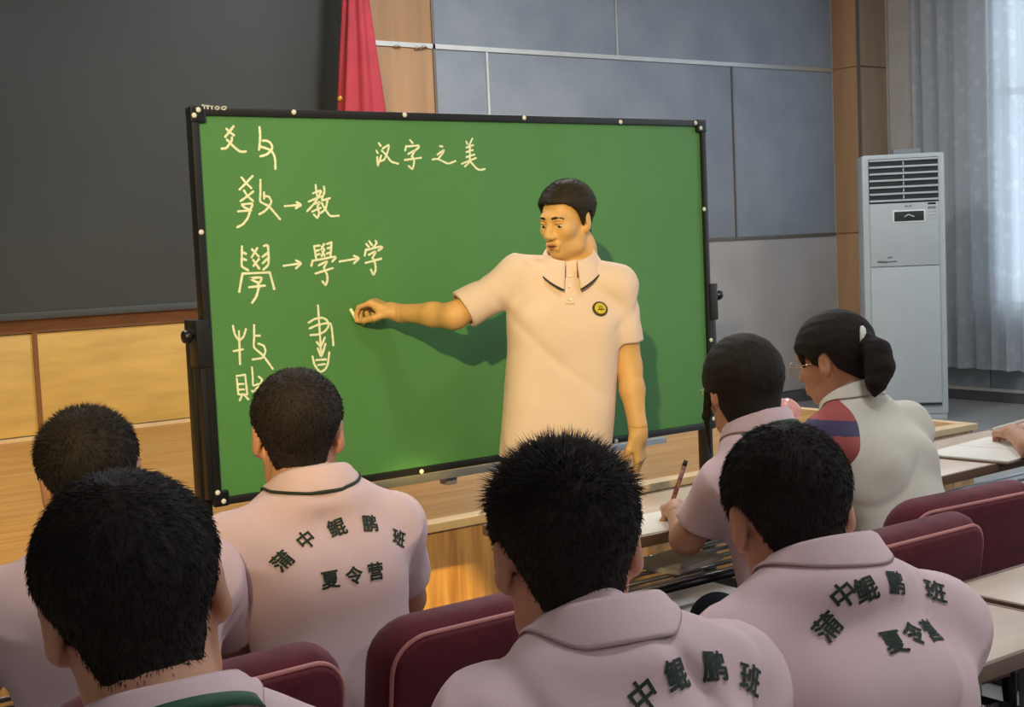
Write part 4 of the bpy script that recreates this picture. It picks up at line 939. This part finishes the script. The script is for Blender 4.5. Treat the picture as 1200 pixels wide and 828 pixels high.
# ================================================================== TEACHER
TD = 4.27; P_ = lambda x, y, d=TD: atD(x, y, d)
tb = frame(216); tO = np.array([2.665, 3.385, 0.]); T = empty('person', tO, 'teacher in cream polo with round badge, arm stretched to the chalkboard', 'person')
hR = frame(216+40, -9, -2); hc = P_(664, 258, 4.23); HS = .98; sk, hd = head_prims(hc, hR, HS, nx=.93)
tO = np.array([P_(650, 540)[0], P_(650, 540)[1], 0.]); T.location = Vector(tO); BASE[T.name] = tO
RS, RE, RW = P_(610, 324, 4.27), P_(532, 370, 4.22), P_(464, 366, 4.37); LS, LE, LW = P_(725, 335, 4.25), P_(737, 430, 4.27), P_(748, 506, 4.22)
che, bel, hip = P_(662, 385), P_(653, 470), P_(650, 540); neckb = P_(668, 318)
body = hd+[rc(hc+hR@np.array([0, -.045, -.1]), neckb-np.array([0, 0, .03]), .054, .062, .03), el(che, (.15, .09, .17), tb, .05), el(bel, (.15, .09, .17), tb, .05), el(hip+np.array([0, 0, .05]), (.12, .08, .11), tb, .05), rc(RS, LS, .05, .05, .04)]
body += [rc(RS, RE, .048, .041, .02), rc(RE, RE+(RW-RE)*.35, .040, .038, .02), rc(RE+(RW-RE)*.35, RW, .038, .026, .02), rc(LS, LE, .05, .040, .02), rc(LE, LE+(LW-LE)*.35, .039, .038, .02), rc(LE+(LW-LE)*.35, LW, .038, .026, .02)]
n3 = lambda v: v/np.linalg.norm(v)
# right hand pinching the chalk: fingers to image left, back of hand up, thumb towards the room
fy = n3(-_rh*.9+_fh*.22+_zu*.42); fz = n3(_zu*.9+_rh*.42-_fh*.15); fz = n3(fz-fy*(fz@fy)); fxv = np.cross(fy, fz); fxv *= 1 if fxv@(-_fh) > 0 else -1
HRr = np.stack([fxv, fy, fz], 1)
body += hand_prims(RW, HRr, 1, [(42, 48, 22), (55, 52, 28), (68, 62, 35), (75, 66, 38)], [(.03, .018, -.008), (.046, .048, -.034), (.040, .078, -.056), (.028, .098, -.068)], 1.0)
# left hand hanging beside the thigh
fy2 = n3(-_zu+_rh*.02); fz2 = n3(_rh*.8+_fh*-.35); fz2 = n3(fz2-fy2*(fz2@fy2)); fx2 = np.cross(fy2, fz2); fx2 *= 1 if fx2@(-_fh) > 0 else -1
HRl = np.stack([fx2, fy2, fz2], 1)
body += hand_prims(LW, HRl, 1, [(12, 25, 18), (16, 28, 20), (20, 30, 20), (24, 32, 20)], [(.03, .018, -.008), (.044, .05, -.02), (.044, .078, -.03), (.038, .1, -.036)], 1.0)
tw = lambda x, y, z: tO+tb@np.array([x, y, z])
for q in (-1, 1): body += [rc(tw(q*.085, 0, .78), tw(q*.1, .01, .46), .07, .055, .03), rc(tw(q*.1, .01, .46), tw(q*.1, -.02, .09), .054, .036, .02), el(tw(q*.105, .05, .04), (.04, .12, .035), tb, .02)]
cr_ = RW+fy*.075-fz*.02; cl_ = LW+fy2*.09
v, f = person_mesh(body, [(hc-np.array([.115, .115, .135]), hc+np.array([.115, .115, .125]), .003), (cr_-.105, cr_+.105, .0026), (cl_-.105, cl_+.105, .0028)], .0075); mk('body', v, f, SKINT, T)
tup = n3(che-hip); tfw = n3(tb[:, 1]-tup*(tb[:, 1]@tup)); tfr = np.stack([np.cross(tfw, tup), tfw, tup], 1)
u = n3(RE-RS); se = RS+(RE-RS)*.86; ul = n3(LE-LS); le = LS+(LE-LS)*.70
torso = [rb((che+hip)/2-tup*.03, (.176, .108, .335), tfr, .088, .06), el(che+tup*.02, (.165, .112, .13), tfr, .06), rc(RS, LS, .056, .056, .06), rc(neckb, RS+np.array([0, 0, .008]), .05, .048, .05), rc(neckb, LS+np.array([0, 0, .008]), .05, .048, .05),
         cc(RS, se, .058, .064, .05), cc(LS, le, .056, .056, .02)]
sv, sf = cloth_mesh(torso, .0032, 20, 2.9, cuts=[(np.array([0, 0, .79]), np.array([0, 0, -1.]))], res=.0055, hollow=[cc(RS+u*.12, se+u*.06, .046, .053), cc(LS+ul*.12, le+ul*.06, .043, .045)])
ts = mk('polo_shirt', sv, sf, SHIRTT, T)
nd = n3(np.array([0, 0, 1.])+tb[:, 1]*.16); fw = n3(tb[:, 1]-nd*(tb[:, 1]@nd)); NR = np.stack([np.cross(fw, nd), fw, nd], 1)
nb = neckb+nd*.044+fw*.006
collar('collar', nb, NR, ts, SHIRTT, .070, .074, 14, .03, -.014, .034, .034, PRINT)
bv = BVHTree.FromPolygons([Vector(p) for p in sv], sf.tolist())
def on_shirt(x, y):
    h = bv.ray_cast(Vector(CC), Vector(ray(x, y))); return np.array(h[0]), np.array(h[1])
def decal(name, x, y, prof, m, parent, n=24, lift=.001):
    p, nn = on_shirt(x, y); nn = n3(nn if nn@CF < 0 else -nn); Rq = np.array(Vector(nn).to_track_quat('Z', 'Y').to_matrix())
    return MB().lathe(p+nn*lift, prof, n, Rq).out(name, m, parent, True), p+nn*lift, Rq
# placket and buttons
pts = [on_shirt(667+i*.1, 322+i*4.2) for i in range(9)]
mb = MB(); 
for i in range(8):
    a, na_ = pts[i]; b, nb_ = pts[i+1]; ax = tb[:, 0]; o = -CF*.0012
    mb.add([a+ax*.014+o, a-ax*.014+o, b-ax*.014+o, b+ax*.014+o, a+ax*.014+o*4, a-ax*.014+o*4, b-ax*.014+o*4, b+ax*.014+o*4], [[4, 5, 6, 7], [0, 3, 2, 1], [0, 1, 5, 4], [2, 3, 7, 6], [1, 2, 6, 5], [0, 4, 7, 3]])
mb.out('placket', SHIRTT, ts)
for y in (324, 336, 352): decal('button', 667.5, y, [(.0048, 0), (.0048, .0055), (.0035, .0065), (.001, .0065)], WHITEP, ts, 12, .003)
BROWN = mat('badge_rim', S(70, 58, 14), .6); YEL = mat('badge_yellow', S(226, 206, 60), .6)
bo, bp, bR = decal('badge', 703, 362, [(.0245, -.002), (.0245, .003), (.019, .0036), (.001, .0036)], BROWN, T)
MB().lathe(bp+bR[:, 2]*.0036, [(.0185, 0), (.0185, .0012), (.001, .0014)], 24, bR).out('badge_face', YEL, bo, True)
OLIV = mat('badge_olive', S(150, 138, 20), .6)
# upright direction on the badge
bz = bR[:, 2]; buz = n3(_zu-bz*(_zu@bz)); bux = np.cross(buz, bz)
at = lambda x, y: bp+bux*x+buz*y+bz*.0052
MB().tube([at(-.012, -.006), at(-.005, -.0035), at(0, -.0075), at(.006, -.004), at(.012, -.005)], .0016, 6).out('badge_emblem', BROWN, bo, True)
MB().tube([at(-.005, .004), at(0, .007), at(.006, .003), at(.004, -.002), at(-.004, -.001), at(-.005, .004)], .0028, 6).out('badge_emblem', OLIV, bo, True)
tro = [el(np.array([tO[0], tO[1], .77]), (.155, .1, .12), tb, .05)]
for q in (-1, 1): tro += [rc(tw(q*.082, 0, .74), tw(q*.1, .015, .46), .088, .078, .04), rc(tw(q*.1, .015, .46), tw(q*.1, -.01, .07), .076, .062, .02)]
v, f = cloth_mesh(tro, .003, 20, .4, res=.009); mk('trousers', v, f, TROUS, T)
for q in (-1, 1):
    v, f = mesh_field(lambda P: ev([el(tw(q*.105, .06, .045), (.048, .14, .045), tb), rb(tw(q*.105, .06, .013), (.048, .14, .012), tb, .01, .01)], P), tw(q*.105, .06, .03)-.18, tw(q*.105, .06, .03)+.18, .008); mk('shoe', v, f, SHOE, T)
ZT = ([0, 30, 46, 58, 70, 80, 88, 100, 112, 122, 138, 180], [.068, .066, .054, .036, -.0, -.02, .02, .03, .012, -.03, -.06, -.068])
hair_obj(T, hc, hR, HS, sk, HAIRT, n=7000, lmin=.004, lmax=.008, comb=(.7, .5, -.3), jitter=.12, table=ZT, tt=.017, ts=.004, res=.0035)
brow(T, hc, hR, HS); eyes(T, hc, hR, HS, (-.002, -.002))
for x in (-1, 1):     # upper lids
    pts = [hc+hR@np.array([x*u_, y_, z_])*HS for u_, y_, z_ in ((.016, .0835, .0015), (.025, .0885, .0058), (.034, .0875, .0058), (.043, .079, .001))]
    MB().tube(pts, [.002, .0036, .0036, .002], 6).out('eyelid', SKINT, T, True)
mb = MB(); mb.tube([hc+hR@np.array(q)*HS for q in ((-.021, .086, -.066), (-.008, .0945, -.0625), (0, .0945, -.0635), (.008, .0945, -.0625), (.021, .086, -.066))], [.002, .0038, .0036, .0038, .002], 6)
mb.tube([hc+hR@np.array(q)*HS for q in ((-.019, .086, -.071), (0, .0945, -.0755), (.019, .086, -.071))], [.002, .0048, .002], 6); mb.out('lips', LIPM, T, True)

# ================================================================== SMALL THINGS
def pen(name, a, b, r, m, lab, cat='pen', m2=None):
    a, b = np.array(a, float), np.array(b, float); d = (b-a)
    t = empty(name, a, lab, cat); MB().tube([a+d*.1, a+d*.9], r, 10).out('barrel', m, t, True)
    MB().tube([a, a+d*.1], [r*.15, r*.9], 10).out('tip', m2 or BLACKP, t, True); MB().tube([a+d*.9, b], [r*1.05, r*.9], 10).out('cap', m2 or BLACKP, t, True); return t
# chalk in the teacher's hand
tip = atY(410.5, 361.5, BY+.001); tin = RW+HRr@np.array([.03, .105, -.07])
ch = MB().tube([tip, tip+(tin-tip)*1.05], .0055, 10).out('chalk_stick', CHALK, None, True); tag(ch, 'short white chalk stick pinched in the teacher\'s hand', 'chalk')
w0, HF = Fs['tips'][-1]; q0 = w0+HF@np.array([.024, .098, -.045])
pt = np.array([2.262, 2.485, .752]); pd_ = n3(np.array([2.31, 2.47, .875])-pt)
pen('striped_pen', pt, pt+pd_*.15, .006, mat('pen_print', S(190, 120, 110), .4, col2=S(50, 30, 30), scale=60), 'dark patterned pen upright in the writing girl\'s hand')
a = atZ(1160, 504, .768); da = float((a-CC)@CF); b = atD(1199, 493, da-.06)
pen('white_pen', a, a+n3(b-a)*.14, .0055, WHITEP, 'white pen in the hand at the right edge', m2=SILVER)
def sheet(name, c, w, h, a, lab, cat='paper', t=.0016, m=PAPER):
    o = MB().box((c[0], c[1], c[2]+t/2), (w, h, t), rotz(math.radians(a))).out(name, m); return tag(o, lab, cat)
sheet('paper_sheet', (2.20, 2.47, .7505), .27, .19, -4, 'white paper sheet under the writing girl\'s pen')
sheet('paper_sheet', (.56, 2.53, .7505), .21, .29, 6, 'white paper sheet on the desk at the left edge')
nb_ = empty('notebook', (3.62, 2.47, .7505), 'open white notebook on the desk at the right edge', 'notebook')
boxobj('cover', (3.62, 2.47, .7525), (.42, .285, .003), DESKE, nb_, rot=rotz(.12))
for sx in (-1, 1):
    c_ = np.array([3.62, 2.47, .757])+rotz(.12)@np.array([sx*.103, 0, 0]); boxobj('page_block', c_, (.2, .275, .006), PAPER, nb_, .002, rotz(.12))
# things on the desk racks
sheet('paper_stack', (2.36, 2.56, .607), .21, .15, 12, 'white papers lying in the rack under the writing girl\'s desk', t=.012)
bk = empty('book', (3.45, 2.45, .607), 'dark book on the rack under the right-edge desk', 'book')
boxobj('cover', (3.45, 2.45, .615), (.26, .18, .016), BLACKP, bk, .003, rotz(.1)); boxobj('page_block', (3.452, 2.448, .615), (.252, .183, .011), PAPER, bk, 0, rotz(.1))
# pink cup with crumpled clear lid
pc = np.array([2.835, 2.61, .7505]); cup = empty('pink_cup', pc, 'pink plastic cup with glossy crumpled top between the two girls', 'cup')
MB().lathe(pc, [(.026, 0), (.028, .004), (.036, .16), (.037, .185), (.034, .19)], 24).out('cup_body', PINKP, cup, True)
V = []; na = 28
for j in range(9):
    b_ = j/8; r = .039*math.cos(b_*1.35)
    for i in range(na): a = 2*math.pi*i/na; k = 1+.13*math.sin(a*5+b_*4)+.08*math.sin(a*9-b_*3); V.append(pc+np.array([r*k*math.cos(a), r*k*math.sin(a), .188+.044*math.sin(b_*1.57)*(1+.08*math.sin(a*4))]))
F = [[j*na+i, j*na+(i+1) % na, (j+1)*na+(i+1) % na, (j+1)*na+i] for j in range(8) for i in range(na)]+[[8*na+i for i in range(na)]]
mk('cup_top', V, F, mat('pale_pink_gloss', S(248, 176, 176), .12, var=.1, scale=60, coat=.8), cup)
